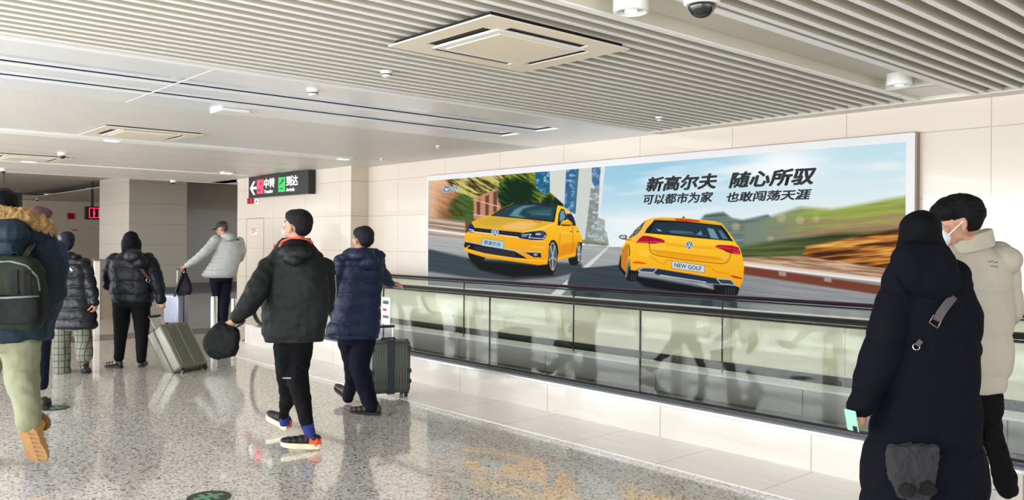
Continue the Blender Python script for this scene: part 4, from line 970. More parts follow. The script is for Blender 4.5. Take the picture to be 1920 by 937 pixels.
def displace(me, quilt=None, fold=.004, fs=9.0, seed=0, seams=None, flute=0):
    n = len(me.vertices); co = np.zeros(n * 3); no = np.zeros(n * 3); me.vertices.foreach_get('co', co)
    me.vertex_normals.foreach_get('vector', no) if hasattr(me, 'vertex_normals') else me.vertices.foreach_get('normal', no)
    co = co.reshape(-1, 3); no = no.reshape(-1, 3); d = np.zeros(n)
    if quilt:
        per, amp = quilt[:2]; ph = quilt[2] if len(quilt) > 2 else 0
        wob = np.array([noise.noise(Vector(c * 6) + Vector((seed, 0, 0))) for c in co]) * per * .16
        s_ = np.abs(np.sin(np.pi * (co[:, 2] + ph + wob) / per)); d += amp * (s_ ** .55 - .7)
    if fold:
        o = Vector((seed * 3.1, seed * 1.7, 5))
        d += np.array([noise.noise(Vector((c[0] * fs, c[1] * fs, c[2] * fs * .7)) + o) + .5 * noise.noise(Vector(c * fs * 2.7) + o) for c in co]) * fold
    co += no * d[:, None]; me.vertices.foreach_set('co', co.ravel()); me.update()
def garment(fig, root, name, m, build, vox=None, smooth=4, quilt=None, fold=.004, fs=9, label=None, parent=None):
    mb = MB(); build(mb); me = remesh(mb.me(), vox or fig.vox, smooth)
    if quilt or fold: displace(me, quilt, fold, fs, seed=len(name) + fig.D0)
    bv = BVHTree.FromPolygons([v.co.copy() for v in me.vertices], [tuple(p.vertices) for p in me.polygons])
    o = put(name, me, m, parent or root, label); fig.bvh[name] = bv; return o
def surf(bv, px, py, off=.004):
    h = bv.ray_cast(Vector(EYE), Vector(ray(px, py)).normalized())
    if h[0] is None: return None, None
    nrm = h[1] if h[1].dot(Vector(ray(px, py))) < 0 else -h[1]
    return h[0] + nrm * off, nrm
def ribbon(bv, pts, wpx, th=.004, off=.003, n=14, S=1):
    """flat strap lying on a surface along photo points"""
    P = []; Nn = []
    seg = [math.dist(a, b) for a, b in zip(pts, pts[1:])]; tot = sum(seg)
    for i in range(n + 1):
        t = tot * i / n; k = 0
        while k < len(seg) - 1 and t > seg[k]: t -= seg[k]; k += 1
        u = min(1, t / seg[k]); x = pts[k][0] + (pts[k + 1][0] - pts[k][0]) * u; y = pts[k][1] + (pts[k + 1][1] - pts[k][1]) * u
        h, nn = surf(bv, x, y, off)
        if h is not None: P.append(h); Nn.append(nn)
    m = MB(); rings = []
    for i, (p, nn) in enumerate(zip(P, Nn)):
        d = (P[min(i + 1, len(P) - 1)] - P[max(i - 1, 0)]).normalized(); s_ = d.cross(nn).normalized(); h2 = wpx / S / 2
        rings.append([p + s_ * h2, p + s_ * h2 + nn * th, p - s_ * h2 + nn * th, p - s_ * h2])
    if len(rings) < 2: return None
    m.loft(rings); return m

def shoe(root, heel, dirv, L_, name, upper, sole, pitch=0, boot=0, width=.095, extra=None, sole_h=.028, lab=None, roll=0):
    """heel: point under the heel; dirv: horizontal toe direction; pitch>0 lifts the heel above the toe"""
    d = Vector(dirv).normalized(); z = Vector((0, 0, 1)); r = d.cross(z).normalized()
    q = Matrix.Rotation(math.radians(-pitch), 3, r); f = (q @ d).normalized(); u = r.cross(f).normalized(); o = Vector(heel)
    W = lambda x, y, zz: o + r * x + f * y + u * zz
    w_ = width / 2
    prof = [(0.0, .62), (.06, .80), (.2, .86), (.4, .80), (.6, .98), (.78, 1.0), (.9, .82), (.98, .45), (1.0, .2)]
    outl = [(-w_ * b, a * L_) for a, b in prof] + [(w_ * b, a * L_) for a, b in reversed(prof)]
    m = MB(); rings = []
    for zz, k in ((0, .96), (.006, 1.0), (sole_h, 1.0), (sole_h + .003, .96)):
        rings.append([W(x * k, L_ * .5 + (y - L_ * .5) * k, zz + (.010 * max(0, (y / L_ - .75) / .25) ** 2 if zz < .01 else 0)) for x, y in outl])
    m.loft(rings)
    u_ = MB(); A = Matrix((r, f, u)).transposed()
    for a, hz, rw, rh in ((.10, .045, .72, .042), (.22, .055, .74, .050), (.36, .052, .76, .046), (.5, .044, .84, .036), (.65, .036, .92, .030), (.8, .030, .90, .026), (.9, .026, .72, .020)):
        u_.ell(W(0, a * L_, sole_h + hz * .55), (w_ * rw, L_ * .12, rh), A, 14)
    if boot:
        u_.cyl(W(0, .20 * L_, .05), W(0, .20 * L_, .05) + z * 0 + u * boot, .043, .048, 16)
    else: u_.cyl(W(0, .19 * L_, .05), W(0, .19 * L_, .092), .036, .038, 14)
    me = remesh(u_.me(), .006, 2)
    sh_o = put(name, me, upper, root, lab)
    so = m.put('sole', sole, sh_o)
    if extra: extra(W, sh_o, w_, L_)
    return sh_o

def person(fig, body_build, items):
    """body: one continuous skin mesh; everything worn is a child"""
    mb = MB(); body_build(mb); me = remesh(mb.me(), min(fig.vox, .0065), 2)
    root = put(fig.name, me, skin); recenter(root, fig.base); tag(root, fig.label, 'person', None); items(root)
    return root
def neck(mb, fig, c, A, base, r=.055): mb.cyl(Vector(c) + A @ Vector((0, -.02, -.06)), Vector(base), r * .95, r * 1.1, 16)

black_f = mat('fabric_black', (14, 15, 17), rough=.7, spec=.2, bump=.25, bscale=300, var=.12, vscale=12)
navy_f = mat('fabric_navy_nylon', (17, 30, 62), rough=.5, spec=.3, bump=.15, bscale=120, var=.18, vscale=6)
trous_navy = mat('trouser_navy', (12, 14, 30), rough=.8, spec=.15, bump=.2, bscale=400)
trous_black = mat('trouser_black', (10, 10, 13), rough=.8, spec=.15, bump=.2, bscale=400)
def V3(r, a, u): return Vector(RGT) * r + Vector(FWD) * a + Vector((0, 0, u))
def std_hair(fig, root, c, A, m=hairm, back=0.0, sc=1.0, extra=None, low=0.0, fold=.004):
    def b(mb):
        def e(x, y, z, rx, ry, rz): mb.ell(Vector(c) + A @ Vector((x, y, z)) * sc, (rx * sc, ry * sc, rz * sc), A, 20)
        e(0, -.024, .040, .081, .094, .084); e(0, -.052, .006 - low, .070, .062, .070 + low); e(0, .0, .058, .080, .096, .058); e(0, .038, .066, .064, .058, .040)
        if extra: extra(e)
    return garment(fig, root, 'hair', m, b, vox=.006, smooth=2, quilt=None, fold=fold, fs=30)
def legs(mb, fig, chains, k=1.0):
    for ch in chains: add_chain(mb, fig, ch, k)

# ---- man in the black jacket with a bag in his hand
F6 = Fig('person', 'man in black hooded jacket with orange collar stripe, striding in orange heeled trainers', 6.2, (556, 836), 40, .008)
c6 = F6.P(557, 423); A6 = head_axes(66, 12, -4)
arL6 = [(500, 508, -.10, 20), (482, 542, -.16, 21), (464, 574, -.2, 19), (440, 600, -.22, 11)]; arR6 = [(606, 506, .10, 20), (616, 540, .14, 18), (612, 575, .16, 17), (590, 596, .28, 12)]
lgL6 = [(537, 650, 0, 25), (541, 700, .0, 21), (540, 740, .12, 16), (531, 781, .30, 9)]; lgR6 = [(562, 650, .02, 25), (556, 700, -.02, 22), (565, 742, -.10, 18), (577, 803, -.18, 10)]
jk6 = [(446, 524, 583), (454, 518, 586), (464, 512, 592), (474, 505, 600), (486, 496, 609), (500, 489, 614), (530, 488, 618), (565, 490, 616), (600, 492, 613), (625, 491, 609), (640, 498, 606)]
w6 = F6.P(436, 603, -.22)
def body6(mb):
    head_prims(mb, c6, A6, 1.08); neck(mb, F6, c6, A6, F6.P(552, 470)); add_rows(mb, F6, jk6[2:], .5, .8); add_chain(mb, F6, arL6, .62); add_chain(mb, F6, arR6, .62); legs(mb, F6, (lgL6, lgR6), .7)
    hand_prims(mb, w6, V3(-.55, .05, -.6), V3(-.1, .9, -.1), 1, 62, .95)
def items6(root):
    eyes(root, c6, A6)
    hr = std_hair(F6, root, c6, A6, mat('cropped_hair', (24, 22, 23), rough=.6, spec=.2, bump=.5, bscale=300), fold=.003, sc=1.06)
    m = MB(); p1 = F6.P(536, 428, -.08); m.tube([c6 + A6 @ Vector((-.080, -.01, -.018)), c6 + A6 @ Vector((-.077, .05, -.045)), c6 + A6 @ Vector((-.055, .10, -.05))], .0018, 6)
    o = MB().ell(c6 + A6 @ Vector((0, .082, -.062)), (.048, .030, .040), A6, 18).put('face_mask', mat('mask_pale', (206, 200, 186), rough=.7), root, smooth=True); m.put('ear_loop', mat('mask_loop', (240, 238, 230), rough=.6), o)
    jm = mat('jacket_black_green', (20, 25, 24), rough=.6, spec=.25, bump=.2, bscale=200, var=.22, vscale=5)
    def b(mb):
        add_rows(mb, F6, jk6, .58); add_chain(mb, F6, arL6[:-1] + [(446, 594, -.21, 13)]); add_chain(mb, F6, arR6)
        mb.ell(F6.P(506, 500, -.04), (.085, .09, .08)); mb.ell(F6.P(604, 500, .04), (.085, .09, .08))
    jk = garment(F6, root, 'jacket', jm, b, quilt=None, fold=.016, fs=7); bv = F6.bvh['jacket']
    def hd(mb):
        mb.ell(F6.P(552, 474, -.10), (.155, .085, .058), Matrix.Rotation(.3, 3, 'Z')); mb.ell(F6.P(548, 486, -.12), (.12, .06, .05)); mb.ell(F6.P(585, 480, -.03), (.05, .09, .05))
    garment(F6, root, 'hood', jm, hd, fold=.010, fs=12, parent=jk)
    m = MB(); pts = [F6.P(524, 462, -.16), F6.P(530, 452, -.19), F6.P(545, 446, -.205), F6.P(562, 446, -.20), F6.P(577, 449, -.14), F6.P(585, 455, -.06)]
    m.tube(pts, .011, 8, sq=(.011, .007)); m.put('collar_piping', mat('orange_piping', (236, 96, 70), rough=.5), jk)
    cl = MB(); rr = []
    for z_, k in ((.0, 1.0), (.03, .98), (.062, .90), (.064, .82), (.02, .80)):
        cc = F6.P(555, 462) + Vector((0, 0, z_)); rr.append([cc + Vector(RGT) * math.cos(t) * .118 * k + Vector(FWD) * math.sin(t) * .10 * k for t in np.linspace(0, 2 * math.pi, 28, endpoint=False)])
    cl.loft(rr); cl.put('collar', black_f, jk, smooth=True)
    m = MB().box(-.006, .006, -.004, .004, -.018, .018, Matrix.Translation(F6.P(514, 462, -.16)) @ Matrix.Rotation(.3, 4, 'Y')); m.put('zip_pull', mat('zip_red', (190, 60, 50), rough=.5), jk)
    r_ = ribbon(bv, [(628, 515), (630, 545), (627, 575)], 2.5, .002, .002, 10, F6.S)
    if r_: r_.put('reflective_trim', mat('reflect_trim', (150, 152, 160), rough=.4), jk)
    def tr(mb): legs(mb, F6, (lgL6, lgR6)); add_rows(mb, F6, [(632, 512, 590), (655, 513, 586)], .6)
    t = garment(F6, root, 'trousers', trous_black, tr, fold=.012, fs=10); bv2 = F6.bvh['trousers']
    r_ = ribbon(bv2, [(530, 708), (546, 709)], 2.2, .0015, .002, 6, F6.S)
    if r_: r_.put('reflective_stripe', mat('reflect_trim', (150, 152, 160)), t)
    so = mat('sole_cream', (232, 224, 188), rough=.5); og = mat('orange_heel', (232, 84, 48), rough=.5); sk = mat('sock_blue', (24, 40, 120), rough=.7)
    def heel(W, sh, w_, L_):
        m = MB(); A = None; m.loft([[W(x * k, y, zz) for x, y in ((-w_ * .8, L_ * .30), (-w_ * .84, L_ * .1), (-w_ * .45, -.004), (w_ * .45, -.004), (w_ * .84, L_ * .1), (w_ * .8, L_ * .30))] for zz, k in ((.024, 1.02), (.055, .98), (.078, .78))]); m.put('heel_counter', og, sh)
    g = F6.P(600, 838, -.16); g = Vector((g[0], g[1], 0.004)); shoe(root, g, V3(-.93, -.25, 0), .28, 'shoe', mat('shoe_black', (26, 26, 28), rough=.6), so, pitch=-6, extra=heel, sole_h=.034)
    g2 = F6.P(541, 806, .34); shoe(root, g2, V3(-.75, .55, 0), .27, 'shoe', MATS['shoe_black'], so, pitch=-14, extra=heel, sole_h=.034)
    MB().cyl(F6.P(577, 795, -.18), F6.P(582, 818, -.17), .043, .040).put('sock', sk, root, smooth=False); MB().cyl(F6.P(532, 774, .29), F6.P(534, 795, .32), .040, .038).put('sock', sk, root)
p6 = person(F6, body6, items6)

# ---- man in the navy quilted coat
F7 = Fig('person', 'man in navy quilted coat with hood, resting his hand on the walkway handrail', 7.3, (685, 770), 30, .009)
c7 = F7.P(680, 449); A7 = head_axes(48, 4)
arR7 = [(704, 492, .08, 15), (716, 512, .16, 14), (726, 526, .30, 11), (733, 531, .38, 8)]; arL7 = [(642, 495, -.05, 16), (630, 535, -.02, 15), (624, 570, .05, 13), (628, 595, .2, 9)]
lgL7 = [(655, 640, .05, 23), (664, 680, .08, 18), (660, 715, .2, 13), (652, 746, .42, 10)]; lgR7 = [(682, 640, 0, 22), (674, 685, -.02, 20), (684, 720, -.04, 17), (696, 762, -.06, 14)]
ct7 = [(466, 652, 706), (474, 640, 716), (486, 632, 719), (500, 630, 719), (530, 632, 716), (560, 628, 714), (590, 621, 713), (610, 615, 712), (626, 611, 711), (634, 618, 708)]
w7 = F7.P(731, 531, .40)
def body7(mb):
    head_prims(mb, c7, A7, .97); neck(mb, F7, c7, A7, F7.P(676, 485)); add_rows(mb, F7, ct7[1:], .5, .75); add_chain(mb, F7, arR7, .6); add_chain(mb, F7, arL7, .6); legs(mb, F7, (lgL7, lgR7), .7)
    hand_prims(mb, w7, V3(.8, .5, .02), V3(.1, .1, -1), -1, 28, .92)
def items7(root):
    eyes(root, c7, A7); std_hair(F7, root, c7, A7, mat('dark_grey_hair', (30, 30, 38), rough=.6, spec=.2, bump=.5, bscale=220), fold=.004)
    def b(mb): add_rows(mb, F7, ct7, .62, sq=2.2); add_chain(mb, F7, arR7); add_chain(mb, F7, arL7); mb.ell(F7.P(642, 490, -.03), (.08, .08, .07)); mb.ell(F7.P(705, 490, .05), (.08, .08, .07))
    jk = garment(F7, root, 'coat', navy_f, b, quilt=(.118, .016, .02), fold=.008, fs=9)
    def hd(mb): mb.ell(F7.P(676, 478, -.10), (.165, .11, .065)); mb.ell(F7.P(690, 490, -.13), (.12, .08, .07)); mb.ell(F7.P(652, 482, -.08), (.07, .08, .04)); mb.ell(F7.P(706, 480, -.02), (.05, .1, .06))
    garment(F7, root, 'hood', navy_f, hd, fold=.012, fs=12, parent=jk)
    def tr(mb): legs(mb, F7, (lgL7, lgR7)); add_rows(mb, F7, [(626, 634, 706), (645, 638, 704)], .6)
    garment(F7, root, 'trousers', trous_navy, tr, fold=.012, fs=8)
    br = mat('shoe_brown', (62, 48, 44), rough=.45); so = mat('sole_dark', (28, 26, 28), rough=.6)
    g = F7.P(714, 775, -.06); shoe(root, (g[0], g[1], .0), V3(-.95, -.1, 0), .275, 'shoe', br, so, pitch=-4, sole_h=.02)
    g = F7.P(655, 757, .46); shoe(root, (g[0], g[1], .02), V3(-.6, .7, 0), .27, 'shoe', br, so, pitch=-18, sole_h=.02)
p7 = person(F7, body7, items7)

# ---- man in the light grey jacket with the cap, far
F5 = Fig('person', 'man in light grey puffer jacket and black cap beside the steel bollards', 14.4, (412, 612), 50, .012)
c5 = F5.P(417, 429); A5 = head_axes(82, -20)
arL5 = [(405, 450, -.1, 10), (390, 468, -.15, 9.5), (371, 484, -.15, 8), (351, 497, -.15, 5.5)]; arR5 = [(449, 452, .1, 9), (454, 470, .1, 8), (450, 485, .2, 7), (440, 492, .3, 5)]
lg5 = ([(405, 524, 0, 12), (407, 552, 0, 9.5), (410, 580, .1, 8), (412, 604, .2, 6)], [(424, 524, .1, 12), (422, 555, .05, 10), (420, 580, -.05, 8.5), (420, 604, -.1, 6.5)])
jk5 = [(440, 408, 430), (446, 402, 440), (454, 400, 449), (470, 402, 453), (490, 396, 450), (505, 386, 446), (516, 378, 443), (520, 384, 440)]
def body5(mb):
    head_prims(mb, c5, A5, 1.0); neck(mb, F5, c5, A5, F5.P(417, 452)); add_rows(mb, F5, jk5[1:], .5, .75); add_chain(mb, F5, arL5, .6); add_chain(mb, F5, arR5, .6); legs(mb, F5, lg5, .7)
    hand_prims(mb, F5.P(350, 498, -.15), V3(-.9, 0, -.25), V3(0, .4, -.9), 1, 50)
def items5(root):
    eyes(root, c5, A5); std_hair(F5, root, c5, A5, mat('short_hair', (70, 58, 54), rough=.6, bump=.4, bscale=200), fold=.002, sc=.95)
    cap = mat('cap_black', (24, 25, 32), rough=.6)
    mb = MB(); e = lambda x, y, z, rx, ry, rz: mb.ell(c5 + A5 @ Vector((x, y, z)), (rx, ry, rz), A5, 20)
    e(0, -.008, .070, .086, .104, .066); cp = mb.put('cap', cap, root, smooth=True)
    MB().ell(c5 + A5 @ Vector((0, .115, .045)), (.066, .07, .008), A5, 18).put('brim', cap, cp, smooth=True); MB().ell(c5 + A5 @ Vector((0, 0, .137)), (.008,) * 3, A5, 8).put('button', cap, cp)
    m = MB(); m.tube([c5 + A5 @ Vector((-.078, .0, -.005)), c5 + A5 @ Vector((-.074, .08, -.012)), c5 + A5 @ Vector((-.03, .105, -.014)), c5 + A5 @ Vector((.03, .105, -.014)), c5 + A5 @ Vector((.074, .08, -.012)), c5 + A5 @ Vector((.078, 0, -.005))], .003, 6); m.put('glasses', mat('glasses', (40, 36, 36), rough=.3), root)
    gj = mat('jacket_light_grey', (166, 169, 168), rough=.5, var=.05, bump=.1, bscale=100)
    def b(mb): add_rows(mb, F5, jk5, .58); add_chain(mb, F5, arL5); add_chain(mb, F5, arR5); mb.ell(F5.P(446, 452, .05), (.1, .1, .08)); mb.ell(F5.P(408, 452, -.05), (.1, .1, .08))
    jk = garment(F5, root, 'jacket', gj, b, quilt=(.062, .010), fold=.006)
    def hd(mb): mb.ell(F5.P(426, 442, -.1), (.15, .10, .06)); mb.ell(F5.P(430, 447, -.12), (.12, .08, .05))
    garment(F5, root, 'hood', gj, hd, fold=.008, parent=jk)
    r_ = ribbon(F5.bvh['jacket'], [(443, 449), (449, 449.5)], 2, .002, .004, 4, F5.S)
    if r_: r_.put('logo_patch', black_f, jk)
    def tr(mb): legs(mb, F5, lg5); add_rows(mb, F5, [(514, 393, 436), (528, 394, 436)], .6)
    garment(F5, root, 'trousers', trous_navy, tr, fold=.010)
    for x, y, d in ((412, 612, .2), (421, 615, -.1)):
        g = F5.P(x + 3, y, d); shoe(root, (g[0], g[1], 0), V3(-.7, .7, 0), .27, 'shoe', mat('shoe_black', 0), mat('sole_dark', 0), sole_h=.02)
p5 = person(F5, body5, items5)

# ---- woman in black with long hair and crossbody strap, pulling a suitcase
F4 = Fig('person', 'woman in short black puffer jacket with brown strap, pulling the tilted suitcase', 9.75, (240, 690), 20, .009)
c4 = F4.P(246, 453); A4 = head_axes(20, -4)
arR4 = [(280, 486, .02, 13), (291, 512, 0, 12.5), (298, 540, -.03, 11.5), (302, 562, -.03, 9)]; arL4 = [(213, 488, 0, 13), (203, 512, 0, 12), (203, 532, .02, 11.5), (218, 542, .2, 9)]
lg4 = ([(230, 560, 0, 18), (228, 600, 0, 15), (225, 640, -.02, 10.5), (223, 670, -.02, 9)], [(262, 560, 0, 19), (266, 600, 0, 15), (266, 640, -.05, 11), (265, 674, -.08, 8.5)])
jk4 = [(472, 232, 262), (478, 218, 278), (488, 208, 286), (505, 206, 287), (530, 208, 286), (548, 207, 288), (560, 211, 288), (566, 214, 284)]
def body4(mb):
    head_prims(mb, c4, A4, .94); neck(mb, F4, c4, A4, F4.P(246, 480)); add_rows(mb, F4, jk4[2:], .5, .75); add_chain(mb, F4, arR4, .6); add_chain(mb, F4, arL4, .6); legs(mb, F4, lg4, .7)
    hand_prims(mb, F4.P(302, 563, -.03), V3(.25, -.1, -.9), V3(-.3, .8, 0), -1, 62, .9)
def items4(root):
    eyes(root, c4, A4, .94)
    lh = mat('long_hair', (8, 9, 14), rough=.65, spec=.12, bump=.6, bscale=180)
    def hb(mb):
        e = lambda x, y, z, rx, ry, rz: mb.ell(c4 + A4 @ Vector((x, y, z)), (rx, ry, rz), A4, 20)
        e(0, -.022, .035, .086, .098, .088); e(0, -.06, -.03, .088, .066, .10); e(.0, -.075, -.12, .10, .055, .11); e(.05, -.07, -.2, .08, .045, .13); e(.082, .0, -.06, .03, .06, .10); e(-.078, .0, -.05, .028, .06, .09)
    garment(F4, root, 'hair', lh, hb, vox=.008, fold=.006, fs=14)
    jm = mat('puffer_black', (12, 14, 24), rough=.5, spec=.25, var=.2, vscale=6)
    def b(mb): add_rows(mb, F4, jk4, .60); add_chain(mb, F4, arR4); add_chain(mb, F4, arL4); mb.ell(F4.P(216, 486), (.09, .09, .075)); mb.ell(F4.P(278, 486), (.09, .09, .075))
    jk = garment(F4, root, 'jacket', jm, b, quilt=(.15, .016, .04), fold=.010)
    def hd(mb): mb.ell(F4.P(250, 480, -.13), (.17, .10, .09)); mb.ell(F4.P(262, 492, -.14), (.13, .08, .08))
    garment(F4, root, 'hood', jm, hd, fold=.010, parent=jk)
    st = MB(); r_ = ribbon(F4.bvh['jacket'], [(243, 477), (262, 500), (277, 523)], 4.5, .006, .014, 12, F4.S)
    if r_: r_.put('shoulder_strap', mat('strap_brown', (92, 62, 48), rough=.5), root)
    h, nn = surf(F4.bvh['jacket'], 277, 525, .015)
    if h is not None: MB().tube([h + frame_from(nn) @ Vector((math.cos(t) * .022, math.sin(t) * .022, 0)) for t in np.linspace(0, 2 * math.pi, 14, endpoint=False)], .004, 6, closed=True).put('strap_ring', steel, root)
    def tr(mb): legs(mb, F4, lg4); add_rows(mb, F4, [(556, 212, 283), (575, 212, 284)], .6)
    garment(F4, root, 'trousers', trous_black, tr, fold=.007)
    bt = mat('boot_black', (22, 22, 24), rough=.3, spec=.6)
    g = F4.P(229, 685, -.02); shoe(root, (g[0], g[1], 0), V3(-.93, .25, 0), .24, 'boot', bt, mat('sole_dark', 0), boot=.14, width=.085, sole_h=.02)
    g = F4.P(264, 692, -.10); shoe(root, (g[0], g[1], .02), V3(-.2, .9, 0), .24, 'boot', bt, mat('sole_dark', 0), boot=.14, width=.085, sole_h=.02)
p4 = person(F4, body4, items4)

# ---- woman in long black puffer coat, checked trousers
F3 = Fig('person', 'woman in long black quilted coat and grey checked trousers walking away', 9.35, (135, 698), 22, .009)
c3 = F3.P(125, 454); A3 = head_axes(34, -6)
arR3 = [(157, 494, 0, 12), (166, 520, 0, 11.5), (173, 545, -.03, 10.5), (177, 566, -.05, 8)]; arL3 = [(108, 496, 0, 12), (101, 530, 0, 11), (100, 560, 0, 10), (103, 580, .1, 8)]
lg3 = ([(116, 610, 0, 16), (115, 650, 0, 15.5), (115, 694, 0, 15)], [(153, 610, 0, 16), (157, 640, 0, 15), (158, 666, -.06, 15)])
ct3 = [(480, 112, 146), (486, 104, 158), (496, 99, 164), (515, 98, 168), (545, 97, 172), (575, 97, 176), (600, 98, 181), (612, 102, 181), (616, 108, 176)]
def body3(mb):
    head_prims(mb, c3, A3, .95); neck(mb, F3, c3, A3, F3.P(128, 485)); add_rows(mb, F3, ct3[1:], .5, .75); add_chain(mb, F3, arR3, .6); add_chain(mb, F3, arL3, .6); legs(mb, F3, lg3, .6)
    hand_prims(mb, F3.P(178, 567, -.05), V3(.05, .1, -1), V3(-.8, .2, 0), -1, 45, .9)
def items3(root):
    eyes(root, c3, A3, .95); std_hair(F3, root, c3, A3, mat('hair_slate', (24, 26, 40), rough=.6, spec=.2, bump=.6, bscale=160), fold=.006, low=.02)
    jm = mat('puffer_glossy_black', (14, 17, 26), rough=.4, spec=.35, var=.2, vscale=6)
    def b(mb): add_rows(mb, F3, ct3, .60); add_chain(mb, F3, arR3); add_chain(mb, F3, arL3); mb.ell(F3.P(108, 494), (.085, .085, .07)); mb.ell(F3.P(155, 494), (.085, .085, .07))
    jk = garment(F3, root, 'coat', jm, b, quilt=(.125, .018, .03), fold=.008)
    def hd(mb): mb.ell(F3.P(130, 480, -.02), (.105, .10, .06)); mb.ell(F3.P(140, 482, -.02), (.085, .08, .05))
    garment(F3, root, 'collar', jm, hd, fold=.010, parent=jk)
    r_ = ribbon(F3.bvh['coat'], [(110, 478), (122, 492), (136, 508)], 3, .005, .01, 10, F3.S)
    if r_: r_.put('shoulder_strap', mat('strap_chain', (170, 168, 176), rough=.35, metal=.6), root)
    chk = mat('checked_wool', (112, 114, 104), rough=.8)
    nt = chk.node_tree; bs = nt.nodes['Principled BSDF']; tc = nt.nodes.new('ShaderNodeTexCoord'); sp = nt.nodes.new('ShaderNodeSeparateXYZ'); nt.links.new(tc.outputs['Object'], sp.inputs[0])
    def Mn(op, a, b_):
        n_ = nt.nodes.new('ShaderNodeMath'); n_.operation = op
        for i, q in enumerate((a, b_)):
            if isinstance(q, float): n_.inputs[i].default_value = q
            else: nt.links.new(q, n_.inputs[i])
        return n_.outputs[0]
    lat = Mn('ADD', Mn('MULTIPLY', sp.outputs[0], float(RGT[0])), Mn('MULTIPLY', sp.outputs[1], float(RGT[1])))
    l1 = Mn('LESS_THAN', Mn('PINGPONG', lat, .026), .0045); l2 = Mn('LESS_THAN', Mn('PINGPONG', sp.outputs[2], .036), .0045)
    mx = nt.nodes.new('ShaderNodeMix'); mx.data_type = 'RGBA'; mx.inputs[6].default_value = srgb((118, 120, 108)) + (1,); mx.inputs[7].default_value = srgb((58, 60, 54)) + (1,)
    nt.links.new(Mn('MAXIMUM', l1, l2), mx.inputs[0]); nt.links.new(mx.outputs[2], bs.inputs['Base Color'])
    def tr(mb): legs(mb, F3, lg3); add_rows(mb, F3, [(604, 100, 176), (618, 101, 170)], .5)
    garment(F3, root, 'trousers', chk, tr, fold=.008)
    g = F3.P(116, 701, -.05); shoe(root, (g[0], g[1], 0), V3(-.2, .9, 0), .24, 'boot', mat('boot_black', 0), mat('sole_dark', 0), boot=.08, width=.09)
    g = F3.P(156, 698, -.1); shoe(root, (g[0], g[1], .03), V3(-.25, .95, 0), .24, 'boot', mat('boot_black', 0), mat('sole_dark', 0), pitch=14, boot=.1, width=.09)
p3 = person(F3, body3, items3)

# ---- person mostly hidden behind the man with the backpack
F2 = Fig('person', 'person in blue jacket and dark trousers partly hidden behind the man with the backpack', 7.4, (76, 728), 22, .010)
c2 = F2.P(76, 413); A2 = head_axes(-25, 0)
lg2 = ([(62, 645, 0, 15), (60, 690, .1, 12), (62, 715, .2, 9)], [(80, 645, 0, 14), (80, 690, -.02, 12), (79, 722, -.03, 10)])
ar2 = [(108, 465, 0, 14), (114, 505, 0, 13), (110, 550, 0, 12), (104, 580, .02, 8)]; ar2b = [(52, 468, 0, 14), (46, 510, 0, 13), (44, 550, 0, 12)]
jk2 = [(440, 66, 92), (450, 56, 104), (464, 48, 112), (500, 46, 116), (550, 46, 112), (600, 48, 104), (636, 50, 98)]
def body2(mb):
    head_prims(mb, c2, A2, .95); neck(mb, F2, c2, A2, F2.P(80, 450)); add_rows(mb, F2, jk2[1:], .5, .75); add_chain(mb, F2, ar2, .6); add_chain(mb, F2, ar2b, .6); legs(mb, F2, lg2, .7)
    hand_prims(mb, F2.P(103, 582, .02), V3(-.1, .1, -1), V3(-.8, .2, 0), -1, 45, .9)
def items2(root):
    eyes(root, c2, A2, .95); std_hair(F2, root, c2, A2, mat('auburn_hat', (84, 56, 60), rough=.8, bump=.4, bscale=120), fold=.003, sc=1.04)
    MB().ell(c2 + A2 @ Vector((0, .075, -.055)), (.058, .045, .055), A2, 18).put('face_mask', mat('mask_white', (226, 232, 244), rough=.7), root, smooth=True)
    bj = mat('jacket_blue', (26, 40, 74), rough=.6, spec=.25, var=.2, vscale=5)
    def b(mb): add_rows(mb, F2, jk2, .6); add_chain(mb, F2, ar2); add_chain(mb, F2, ar2b)
    jk = garment(F2, root, 'jacket', bj, b, quilt=None, fold=.018, fs=7)
    MB().ell(F2.P(92, 447, .0), (.10, .10, .045)).put('scarf', mat('scarf_white', (214, 220, 236), rough=.8), root, smooth=True)
    def tr(mb): legs(mb, F2, lg2); add_rows(mb, F2, [(628, 48, 96), (646, 48, 94)], .6)
    garment(F2, root, 'trousers', trous_navy, tr, fold=.008)
    g = F2.P(82, 727, -.05); shoe(root, (g[0], g[1], 0.0), V3(-.4, .9, 0), .26, 'shoe', mat('shoe_black', 0), mat('sole_dark', 0)); g = F2.P(62, 722, .2); shoe(root, (g[0], g[1], 0.02), V3(-.4, .9, 0), .26, 'shoe', mat('shoe_black', 0), mat('sole_dark', 0), pitch=10)
p2 = person(F2, body2, items2)

